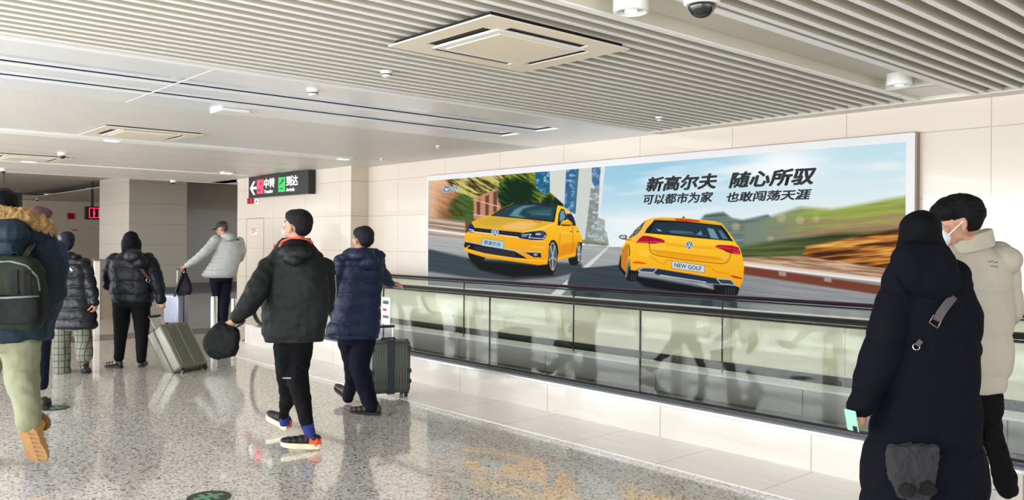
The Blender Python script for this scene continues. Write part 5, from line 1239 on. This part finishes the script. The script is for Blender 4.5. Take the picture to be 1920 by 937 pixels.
# ---- man with the fur hood and backpack
F1 = Fig('person', 'man in dark teal parka with fur trimmed hood, khaki trousers and tan boots', 5.3, (20, 855), 18, .008)
c1 = F1.P(8, 392); A1 = head_axes(20, 0)
arR1 = [(78, 462, 0, 30), (96, 502, -.02, 25), (97, 548, 0, 22), (84, 590, .06, 17)]; arL1 = [(-62, 465, 0, 30), (-78, 510, 0, 25), (-80, 560, 0, 22), (-70, 600, .1, 17)]
lg1 = ([(-25, 645, 0, 34), (-36, 710, .06, 29), (-44, 780, .1, 22), (-46, 850, .12, 17)], [(37, 645, 0, 36), (40, 695, 0, 31), (48, 745, -.10, 25), (54, 788, -.16, 21)])
jk1 = [(424, -34, 52), (436, -58, 78), (452, -68, 88), (480, -72, 92), (520, -72, 90), (560, -72, 88), (600, -72, 90), (628, -70, 90), (637, -66, 86)]
def body1(mb):
    head_prims(mb, c1, A1); neck(mb, F1, c1, A1, F1.P(8, 440)); add_rows(mb, F1, jk1[1:], .5, .75); add_chain(mb, F1, arR1, .6); add_chain(mb, F1, arL1, .6); legs(mb, F1, lg1, .65)
    hand_prims(mb, F1.P(82, 596, .08), V3(-.3, .5, -.8), V3(-.8, .2, 0), -1, 50)
def items1(root):
    eyes(root, c1, A1); std_hair(F1, root, c1, A1, fold=.007, sc=1.08, low=.02)
    jm = mat('parka_teal', (22, 38, 50), rough=.65, spec=.2, var=.25, vscale=4, bump=.15, bscale=200)
    def b(mb): add_rows(mb, F1, jk1, .55); add_chain(mb, F1, arR1); add_chain(mb, F1, arL1); mb.ell(F1.P(74, 458), (.12, .11, .10)); mb.ell(F1.P(-56, 458), (.12, .11, .10))
    jk = garment(F1, root, 'parka', jm, b, quilt=None, fold=.022, fs=6)
    def hd(mb): mb.ell(F1.P(12, 438, -.15), (.30, .13, .11)); mb.ell(F1.P(10, 465, -.2), (.20, .09, .12)); mb.ell(F1.P(60, 440, -.05), (.12, .12, .09))
    hoodo = garment(F1, root, 'hood', jm, hd, fold=.012, fs=8, parent=jk)
    def fr(mb): add_chain(mb, F1, [(-50, 420, -.10, 14), (-25, 405, -.20, 15), (10, 402, -.24, 15), (45, 406, -.20, 15), (72, 417, -.12, 15), (88, 432, -.02, 14), (94, 446, .08, 12)])
    fur = garment(F1, root, 'fur_trim', mat('fur_tan', (168, 132, 84), rough=.9, bump=1.0, bscale=140, var=.35, vscale=30), fr, vox=.007, smooth=1, fold=.022, fs=38, parent=jk)
    kh = mat('trousers_khaki', (134, 135, 108), rough=.8, bump=.2, bscale=300, var=.06)
    def tr(mb): legs(mb, F1, lg1); add_rows(mb, F1, [(630, -62, 70), (655, -60, 70)], .6)
    garment(F1, root, 'trousers', kh, tr, fold=.012, fs=7)
    tan = mat('boot_tan', (196, 142, 74), rough=.75, var=.1); so = mat('sole_tan', (176, 134, 86), rough=.7)
    h = F1.P(50, 806, -.20)
    def cuff(W, sh, w_, L_):
        m = MB(); m.tube([W(math.cos(t) * .056, .06 + math.sin(t) * .062, .135) for t in np.linspace(0, 2 * math.pi, 18, endpoint=False)], .016, 8, closed=True); m.put('padded_collar', mat('collar_brown', (120, 84, 54), rough=.8), sh)
        m = MB()
        for k in range(7): m.box(-w_ * .7, w_ * .7, -.002, .004, -.002, .004, Matrix.Translation(W(0, L_ * (.1 + .13 * k), -.002)))
        m.put('tread', mat('tread_brown', (150, 108, 66), rough=.8), sh)
    shoe(root, h, V3(-.05, 1, 0), .29, 'boot', tan, so, pitch=58, boot=.10, width=.135, extra=cuff)
    g = F1.P(-46, 858, .10); shoe(root, (g[0], g[1], 0), V3(-.3, .9, 0), .29, 'boot', tan, so, boot=.13, width=.115, extra=cuff)
p1 = person(F1, body1, items1)
# backpack (carried, a thing of its own)
bpc = F1.P(12, 545, -.26)
bp = thing('backpack', 'dark green backpack with a front pocket on the back of the parka', 'backpack', tuple(F1.P(12, 618, -.26)))
bpm = mat('backpack_green', (26, 34, 22), rough=.7, spec=.2, var=.25, vscale=8, bump=.3, bscale=250); bpk = mat('backpack_black', (14, 15, 16), rough=.7, spec=.2, bump=.2, bscale=250)
def bpb(mb): add_rows(mb, F1, [(478, -30, 46), (486, -38, 62), (505, -44, 74), (540, -46, 79), (580, -46, 79), (606, -44, 76), (616, -38, 70)], .40, 1, -.31, sq=4)
garment(F1, bp, 'main_bag', bpm, bpb, fold=.010, fs=8)
def bpp(mb): add_rows(mb, F1, [(554, -30, 70), (560, -34, 74), (590, -34, 74), (606, -30, 70)], .28, 1, -.41, sq=4)
garment(F1, bp, 'front_pocket', bpk, bpp, fold=.006)
r_ = ribbon(F1.bvh['front_pocket'], [(-28, 560), (72, 556)], 3.5, .003, .002, 16, F1.S)
if r_: r_.put('zip', mat('zip_grey', (110, 114, 108), rough=.4, metal=.4), bp)
r_ = ribbon(F1.bvh['main_bag'], [(-36, 500), (-10, 492), (20, 490), (50, 498), (70, 520), (74, 545)], 3, .003, .002, 24, F1.S)
if r_: r_.put('zip', mat('zip_grey', 0), bp)
for x in (28, 52):
    r_ = ribbon(F1.bvh['main_bag'], [(x, 506), (x + 1, 552)], 11, .004, .002, 10, F1.S)
    if r_: r_.put('webbing', bpk, bp)
r_ = ribbon(F1.bvh['parka'], [(76, 440), (60, 462), (46, 482), (44, 500)], 9, .010, .01, 12, F1.S)
if r_: r_.put('shoulder_strap', mat('strap_green', (84, 92, 78), rough=.7), bp)
hp = F1.P(30, 436, -.29)
MB().tube([F1.P(22, 484, -.33), F1.P(24, 474, -.35), F1.P(32, 472, -.35), F1.P(36, 484, -.33)], .007, 8).put('grab_handle', bpk, bp, smooth=True)

# ---- man in the cream jacket
F9 = Fig('person', 'man in cream padded jacket and black trousers, white mask strap over his ear', 4.25, (1865, 960), 35, .008)
c9 = F9.P(1796, 414, -.05); A9 = head_axes(74, -14, 0)
ar9R = [(1880, 492, .05, 25), (1895, 540, .06, 21), (1896, 585, .10, 18), (1876, 622, .30, 13)]; ar9L = [(1778, 500, 0, 24), (1768, 560, 0, 22), (1770, 620, .1, 18)]
lg9 = ([(1818, 735, 0, 27), (1812, 830, .05, 21), (1808, 900, .1, 17), (1806, 965, .15, 13)], [(1851, 735, 0, 26), (1858, 800, .02, 21), (1872, 860, -.02, 19), (1890, 916, -.04, 19)])
jk9 = [(446, 1790, 1838), (458, 1775, 1852), (470, 1766, 1866), (485, 1762, 1882), (510, 1760, 1890), (550, 1760, 1896), (600, 1762, 1896), (650, 1764, 1896), (700, 1768, 1893), (728, 1772, 1884), (734, 1776, 1880)]
def body9(mb):
    head_prims(mb, c9, A9, 1.02); neck(mb, F9, c9, A9, F9.P(1812, 465)); add_rows(mb, F9, jk9[2:], .5, .78); add_chain(mb, F9, ar9R, .62); add_chain(mb, F9, ar9L, .62); legs(mb, F9, lg9, .68)
    hand_prims(mb, F9.P(1872, 626, .33), V3(-.7, .6, 0), V3(0, -.2, -1), -1, 50)
    hand_prims(mb, F9.P(1770, 628, .12), V3(-.1, .3, -.9), V3(.6, .6, 0), 1, 45)
def items9(root):
    eyes(root, c9, A9, 1.02)
    def ex(e): e(0, .0, .066, .084, .098, .060); e(0, -.045, .030, .088, .080, .088); e(0, .03, .058, .086, .080, .055)
    std_hair(F9, root, c9, A9, hairm, fold=.006, sc=1.08, extra=ex)
    mk = MB().ell(c9 + A9 @ Vector((0, .085, -.058)), (.058, .040, .052), A9, 20).put('face_mask', mat('mask_white', 0), root, smooth=True)
    MB().tube([c9 + A9 @ Vector((-.088, -.004, -.004)), c9 + A9 @ Vector((-.080, .035, -.03)), c9 + A9 @ Vector((-.064, .075, -.058))], .0032, 6).put('ear_loop', mat('mask_loop', 0), mk)
    cj = mat('jacket_cream', (186, 178, 162), rough=.7, bump=.15, bscale=250, var=.04)
    def b(mb): add_rows(mb, F9, jk9, .60, sq=2.5); add_chain(mb, F9, ar9R); add_chain(mb, F9, ar9L); mb.ell(F9.P(1872, 485, .02), (.11, .1, .09)); mb.ell(F9.P(1780, 487), (.1, .1, .09))
    jk = garment(F9, root, 'jacket', cj, b, quilt=(.222, .016, .045), fold=.010, fs=6)
    def cl(mb): mb.loft([[F9.P(1814, 462) + Vector(RGT) * math.cos(t) * .115 * k + Vector(FWD) * math.sin(t) * .10 * k + Vector((0, 0, z_ + .03 * math.cos(t))) for t in np.linspace(0, 2 * math.pi, 28, endpoint=False)] for z_, k in ((-.02, 1.12), (.02, 1.06), (.062, 1.0), (.07, .9), (.03, .82))])
    garment(F9, root, 'collar', cj, cl, vox=.006, fold=.004, parent=jk, smooth=2)
    for pts in ([(1852, 491), (1862, 489)], [(1864, 492), (1871, 491)], [(1858, 499), (1871, 500)]):
        r_ = ribbon(F9.bvh['jacket'], pts, 2.2, .001, .002, 4, F9.S)
        if r_: r_.put('printed_mark', mat('print_grey', (120, 116, 112), rough=.6), jk)
    def tr(mb): legs(mb, F9, lg9); add_rows(mb, F9, [(722, 1784, 1874), (745, 1788, 1872)], .6)
    garment(F9, root, 'trousers', trous_black, tr, fold=.014, fs=9)
    g = F9.P(1888, 952, -.06); shoe(root, g, V3(.1, .95, 0), .28, 'shoe', mat('shoe_white', (214, 212, 208), rough=.5), mat('sole_cream', 0), pitch=22)
    g = F9.P(1812, 1000, .12); shoe(root, (g[0], g[1], 0), V3(-.4, .9, 0), .28, 'shoe', mat('shoe_white', 0), mat('sole_cream', 0))
p9 = person(F9, body9, items9)

# ---- woman in the long black coat
F8 = Fig('person', 'woman in ankle length black hooded padded coat holding a mint green phone', 3.85, (1735, 1060), 22, .008)
c8 = F8.P(1722, 442, 0); A8 = head_axes(0, -8, 6)
ar8L = [(1690, 530, .0, 36), (1672, 590, -.02, 36), (1655, 655, -.04, 35), (1630, 720, -.05, 31), (1616, 756, -.05, 25)]; ar8R = [(1788, 540, .0, 36), (1808, 590, 0, 31), (1812, 650, .04, 28), (1796, 700, .16, 24)]
lg8 = ([(1700, 900, 0, 36), (1698, 1000, 0, 28), (1695, 1055, .05, 22)], [(1765, 900, 0, 36), (1772, 1000, 0, 28), (1775, 1060, -.02, 22)])
ct8 = [(466, 1692, 1766), (482, 1678, 1782), (500, 1668, 1794), (520, 1665, 1800), (550, 1662, 1812), (600, 1666, 1822), (650, 1664, 1828), (700, 1656, 1830), (750, 1648, 1832), (800, 1634, 1836), (850, 1625, 1843), (900, 1620, 1848), (950, 1617, 1850), (1005, 1616, 1850), (1012, 1620, 1846)]
w8 = F8.P(1618, 764, -.05)
def body8(mb):
    head_prims(mb, c8, A8, .97); neck(mb, F8, c8, A8, F8.P(1728, 490)); add_rows(mb, F8, ct8[2:], .45, .75); add_chain(mb, F8, ar8L, .6); add_chain(mb, F8, ar8R, .6); legs(mb, F8, lg8, .7)
    hand_prims(mb, w8, V3(.0, .05, -1), V3(-.75, .65, 0), 1, 48, .95, thumb=25)
def items8(root):
    eyes(root, c8, A8, .97)
    lh = mat('long_hair', 0)
    def hb(mb):
        e = lambda x, y, z, rx, ry, rz: mb.ell(c8 + A8 @ Vector((x, y, z)), (rx, ry, rz), A8, 22)
        e(0, -.02, .028, .088, .10, .088); add_rows(mb, F8, [(402, 1712, 1736), (409, 1702, 1748), (420, 1694, 1755), (438, 1688, 1762), (458, 1684, 1770), (480, 1682, 1776), (498, 1686, 1772)], .8, 1, -.03, sq=2.1)
    garment(F8, root, 'hair', lh, hb, vox=.007, fold=.004, fs=12)
    jm = mat('coat_black', (10, 12, 22), rough=.8, spec=.12, bump=.35, bscale=350, var=.12, vscale=5)
    def b(mb):
        add_rows(mb, F8, ct8, .60, sq=2.3); add_chain(mb, F8, ar8L); add_chain(mb, F8, ar8R); mb.ell(F8.P(1696, 520), (.09, .09, .09)); mb.ell(F8.P(1782, 522), (.09, .09, .09))
    jk = garment(F8, root, 'coat', jm, b, quilt=(.235, .013, .10), fold=.012, fs=6)
    def hd(mb):
        rows = [(455, 1692, 1766), (464, 1684, 1776), (480, 1675, 1786), (500, 1672, 1794), (520, 1682, 1798), (540, 1702, 1796), (554, 1722, 1786), (560, 1736, 1774)]
        add_rows(mb, F8, rows, .42, 1, -.12, sq=2.2)
        pass
    garment(F8, root, 'hood', jm, hd, fold=.012, fs=8, parent=jk)
    def tr(mb): legs(mb, F8, lg8)
    garment(F8, root, 'trousers', trous_black, tr, fold=.008)
    for x, y in ((1700, 1068), (1775, 1072)):
        g = F8.P(x, y, -.03); shoe(root, (g[0], g[1], 0), V3(-.3, .95, 0), .25, 'boot', mat('boot_black', 0), mat('sole_dark', 0), boot=.12, width=.09)
    bv = F8.bvh['coat']
    r_ = ribbon(bv, [(1784, 556), (1768, 578), (1754, 600)], 15, .006, .012, 8, F8.S)
    sm = mat('strap_grey', (70, 64, 68), rough=.6)
    if r_: r_.put('shoulder_strap', sm, root)
    h, nn = surf(bv, 1751, 601, .02)
    Fm = frame_from(nn); q = Fm
    gold = mat('buckle', (196, 186, 170), rough=.25, metal=1)
    ax = (F8.P(1745, 594) - F8.P(1761, 605)).normalized(); ay = (F8.P(1757, 592) - F8.P(1749, 607)).normalized()
    if h is not None:
        cs = [h + ax * a * .022 + ay * b_ * .019 for a, b_ in ((-1, -1), (1, -1), (1, 1), (-1, 1))]
        MB().tube([p for i in range(4) for p in (cs[i], cs[i].lerp(cs[(i + 1) % 4], .5))], .0028, 6, closed=True).put('strap_buckle', gold, root)
    h, nn = surf(bv, 1717, 650, .012)
    if h is not None:
        F_ = frame_from(nn); MB().tube([h + F_ @ Vector((math.cos(t) * .014, math.sin(t) * .014, 0)) for t in np.linspace(0, 2 * math.pi, 14, endpoint=False)], .003, 6, closed=True).put('strap_ring', gold, root)
    r_ = ribbon(bv, [(1718, 646), (1726, 637)], 9, .005, .010, 4, F8.S)
    if r_: r_.put('strap_tab', sm, root)
p8 = person(F8, body8, items8)
# fuzzy handbag at her hip
h, nn = surf(F8.bvh['coat'], 1708, 880, .0)
fb = thing('fuzzy_handbag', 'small charcoal fuzzy handbag hanging at the back of the long black coat', 'handbag', tuple(h))
D8 = float((h - Vector(EYE)).dot(Vector(FWD))) - F8.D0
def fz(mb): add_rows(mb, F8, [(834, 1672, 1752), (838, 1664, 1756), (860, 1664, 1757), (885, 1666, 1756), (905, 1672, 1752), (926, 1682, 1746), (936, 1690, 1738)], .32, .95, D8 - .035, sq=4)
garment(F8, fb, 'bag_body', mat('fuzzy_charcoal', (46, 46, 50), rough=.95, bump=1.0, bscale=90, var=.4, vscale=22), fz, vox=.006, smooth=1, fold=.010, fs=26)
for (x, y, r) in ((1700, 916, 16), (1737, 915, 16)):
    def pom(mb, x=x, y=y, r=r): mb.ell(F8.P(x, y, D8 - .06), (r / F8.S, .03, r / F8.S * .9))
    garment(F8, fb, 'fur_pompom', mat('fuzzy_black', (8, 8, 9), rough=.95, bump=1, bscale=100), pom, vox=.006, smooth=1, fold=.012, fs=40)
# phone
ph = F8.P(1597, 788, -.10); t = thing('mobile_phone', 'mint green mobile phone held by the woman in the long black coat', 'phone', tuple(ph))
ax = V3(.22, .1, -1).normalized(); nx_ = V3(-.9, -.42, -.1); nx_ = (nx_ - ax * nx_.dot(ax)).normalized(); bx = ax.cross(nx_)
Mp = Matrix.Translation(ph) @ Matrix((bx, nx_, ax)).transposed().to_4x4()
MB().box(-.032, .032, -.004, .004, -.050, .050, Mp, bev=.004).put('case', mat('mint_case', (150, 206, 182), rough=.4), t)
MB().box(-.028, -.006, -.007 + .011, .0075, .022, .048, Mp).put('camera_module', mat('phone_black', (20, 24, 24), rough=.2), t)
MB().box(-.029, .029, -.0052, -.0038, -.047, .047, Mp).put('screen', mat('phone_black', 0), t)

# ------------------------------------------------------------------ luggage
def suitcase(name, label, w_, h_, d_, M, shell, dark, ribs=8, strip=None, handle=0, group=None, band=None, latch=False):
    """local x width, y depth (front = -y), z up from the wheels"""
    o = M.translation; t = thing(name, label, 'suitcase', tuple(o), group)
    z0 = .05
    m = MB().box(-w_ / 2, w_ / 2, -d_ / 2, d_ / 2, z0, z0 + h_, M, bev=.032); s_ = m.put('shell', shell, t); auto_smooth(s_, 50)
    for side in (-1, 1):
        m = MB()
        for k in range(ribs):
            x = -w_ / 2 + .05 + (w_ - .10) * k / (ribs - 1)
            m.box(x - .006, x + .006, side * d_ / 2 - .006, side * d_ / 2 + .004, z0 + .045, z0 + h_ - .045, M, bev=.003)
        m.put('ribbing', shell, t)
    MB().box(-w_ / 2 - .003, w_ / 2 + .003, -.014, .014, z0 - .003, z0 + h_ + .003, M, bev=.008).put('frame_seam', dark, t)
    if strip: MB().box(-.009, .009, -d_ / 2 - .007, -d_ / 2 + .002, z0 + .03, z0 + h_ - .03, M).put('centre_strip', strip, t)
    if band: MB().box(-w_ * .10, w_ * .10, -d_ / 2 - .008, d_ / 2 + .008, z0 - .006, z0 + h_ + .008, M, bev=.01).put('band', band, t)
    if latch:
        for z in (.22, .42, .85):
            MB().box(-w_ / 2 + .0, -w_ / 2 + .035, -d_ / 2 - .010, -d_ / 2 + .004, z0 + h_ * z - .02, z0 + h_ * z + .02, M, bev=.004).put('latch', dark, t)
            MB().box(w_ / 2 - .035, w_ / 2, -d_ / 2 - .010, -d_ / 2 + .004, z0 + h_ * z - .02, z0 + h_ * z + .02, M, bev=.004).put('latch', dark, t)
    for sx_ in (-1, 1):
        for sy in (-1, 1):
            x, y = sx_ * (w_ / 2 - .04), sy * (d_ / 2 - .045)
            hs = MB().box(x - .026, x + .026, y - .026, y + .026, z0 - .012, z0 + .014, M, bev=.008).put('wheel_housing', dark, t)
            m = MB(); p = M @ Vector((x - .012, y, .023)); q = M @ Vector((x + .012, y, .023)); m.cyl(p, q, .023, n=18); m.put('wheel', mat('wheel_rubber', (34, 34, 36), rough=.5), hs)
    if handle:
        m = MB()
        for sx_ in (-1, 1): m.cyl(M @ Vector((sx_ * .075, d_ / 2 - .03, z0 + h_ - .02)), M @ Vector((sx_ * .075, d_ / 2 - .03, z0 + h_ + handle)), .0065, n=10)
        hd = m.put('telescopic_handle', steel, t)
        MB().box(-.09, .09, d_ / 2 - .045, d_ / 2 - .015, z0 + h_ + handle - .012, z0 + h_ + handle + .014, M, bev=.008).put('grip', dark, hd)
    m = MB().box(-.07, .07, -.016, .016, z0 + h_ + .012, z0 + h_ + .024, M, bev=.005); m.box(-.07, -.055, -.016, .016, z0 + h_ - .004, z0 + h_ + .016, M).box(.055, .07, -.016, .016, z0 + h_ - .004, z0 + h_ + .016, M); m.put('carry_handle', dark, t)
    return t
# tilted ribbed case: wheels on the floor, handle in the woman's hand
olive = mat('case_olive_metal', (112, 112, 98), rough=.38, metal=.35); odk = mat('case_dark', (30, 30, 29), rough=.5)
g = Vector(onZ(365, 696, 0)); hnd = F4.P(306, 575, -.03)
zl = (hnd - g).normalized(); xl = zl.cross(Vector((0, 0, 1))).normalized() ; yl_ = zl.cross(xl)          # x to the right, y up-forward
xl = zl.cross(Vector((0, 0, 1))).normalized(); yl_ = zl.cross(xl)
Mc = Matrix.Translation(g) @ Matrix((xl, yl_, zl)).transposed().to_4x4()
DEP = .26
Mc = Mc @ Matrix.Translation((0, -.085 if False else .08, .0))
L_h = (hnd - g).length
sc1 = suitcase('suitcase', 'tilted olive grey ribbed suitcase on wheels pulled by the woman with long hair', .43, .58, DEP, Mc, olive, odk, ribs=17, strip=mat('case_strip', (150, 150, 140), rough=.35, metal=.5), handle=max(.1, L_h - .05 - .58 - .02))
# upright case beside the man in the navy coat
g = Vector(onZ(733, 748, 0)); ang = math.radians(24)
xl = (Vector(RGT) * math.cos(ang) + Vector(FWD) * math.sin(ang)).normalized(); zl = Vector((0, 0, 1)); yl_ = zl.cross(xl)
gx = g - Vector(RGT) * .05 + Vector(FWD) * .12
sc2 = suitcase('suitcase', 'upright grey green suitcase with navy centre band behind the man in the navy coat', .40, .50, .24, Matrix.Translation(gx) @ Matrix((xl, yl_, zl)).transposed().to_4x4(), mat('case_grey_green', (86, 92, 84), rough=.35, metal=.35), mat('case_navy', (18, 18, 36), rough=.4), ribs=12, band=MATS['case_navy'], latch=True, handle=.12)
# silver case of the man in grey
g = Vector(F5.P(330, 612, .1)); g.z = 0
sc3 = suitcase('suitcase', 'silver suitcase with black side standing in front of the man in the grey jacket', .36, .50, .24, Matrix.Translation(g) @ Matrix((Vector(RGT) * .9 + Vector(FWD) * -.43, (Vector((0, 0, 1)).cross(Vector(RGT) * .9 + Vector(FWD) * -.43)), Vector((0, 0, 1)))).transposed().to_4x4(), mat('case_silver', (150, 153, 170), rough=.3, metal=.25), mat('case_navy', 0), ribs=9, handle=.42, strip=None)
# soft bags
def softbag(name, label, fig, rows, dep, ratio, m, fold=.012, straps=(), extra=None, sq=3.2):
    y = max(r[0] for r in rows); xm = sum(rows[-1][1:3]) / 2
    t = thing(name, label, 'bag', tuple(fig.P(xm, y, dep)))
    def b(mb): add_rows(mb, fig, rows, ratio, 1, dep, sq=sq)
    garment(fig, t, 'bag_body', m, b, vox=.007, fold=fold, fs=9)
    for pts, r in straps: MB().tube([fig.P(*p) for p in pts], r, 8, sq=(r * 1.6, r * .6)).put('strap', mat('strap_black', (22, 22, 24), rough=.6), t, smooth=True)
    return t
bk = mat('bag_black_green', (10, 15, 14), rough=.6, spec=.2, var=.2, bump=.2, bscale=200)
t = thing('hand_bag', 'black soft bag with two handles carried in the left hand of the man in black', 'bag', tuple(F6.P(415, 680, -.22)))
def b_(mb):
    # tilted pouch: build along a slanted axis
    a0, a1 = F6.P(434, 610, -.22), F6.P(404, 672, -.22); ax = (a1 - a0).normalized(); side = Vector(FWD).cross(ax).normalized()
    rings = []
    for s_, wd, th_ in ((0, .05, .02), (.05, .075, .035), (.2, .10, .05), (.5, .125, .058), (.72, .125, .058), (.88, .085, .05), (1.0, .035, .03)):
        c = a0.lerp(a1, s_); c = c + side * (0.012)
        rings.append([c + side * wd * math.copysign(abs(math.cos(t_)) ** .5, math.cos(t_)) + Vector(FWD) * th_ * math.copysign(abs(math.sin(t_)) ** .5, math.sin(t_)) for t_ in np.linspace(0, 2 * math.pi, 24, endpoint=False)])
    mb.loft(rings)
garment(F6, t, 'bag_body', bk, b_, vox=.006, fold=.010, fs=10)
MB().tube([F6.P(388, 648, -.22), F6.P(386, 636, -.22), F6.P(400, 622, -.23), F6.P(420, 612, -.24), F6.P(432, 611, -.24), F6.P(441, 618, -.23)], .008, 8, sq=(.014, .006)).put('handle', mat('strap_black', (22, 22, 24), rough=.6), t, smooth=True)
MB().tube([F6.P(384, 634, -.2), F6.P(394, 621, -.19), F6.P(410, 611, -.19), F6.P(430, 609, -.2)], .008, 8, sq=(.014, .006)).put('handle', MATS['strap_black'], t, smooth=True)
MB().tube([F6.P(444, 612, -.24), F6.P(455, 606, -.24), F6.P(459, 600, -.23)], .008, 8, sq=(.016, .008)).put('strap_end', MATS['strap_black'], t, smooth=True)
softbag('hand_bag', 'black bag with grey strap hanging from the handle of the silver suitcase', F5, [(512, 340, 350), (520, 337, 354), (532, 333, 359), (545, 331, 361), (553, 334, 357)], -.12, .5, mat('bag_navy_black', (18, 18, 28), rough=.6, spec=.2, var=.2), straps=(([(345, 502, -.16), (338, 520, -.2), (331, 540, -.2), (327, 556, -.2)], .02), ([(347, 502, -.15), (349, 515, -.12), (351, 522, -.12)], .012)))
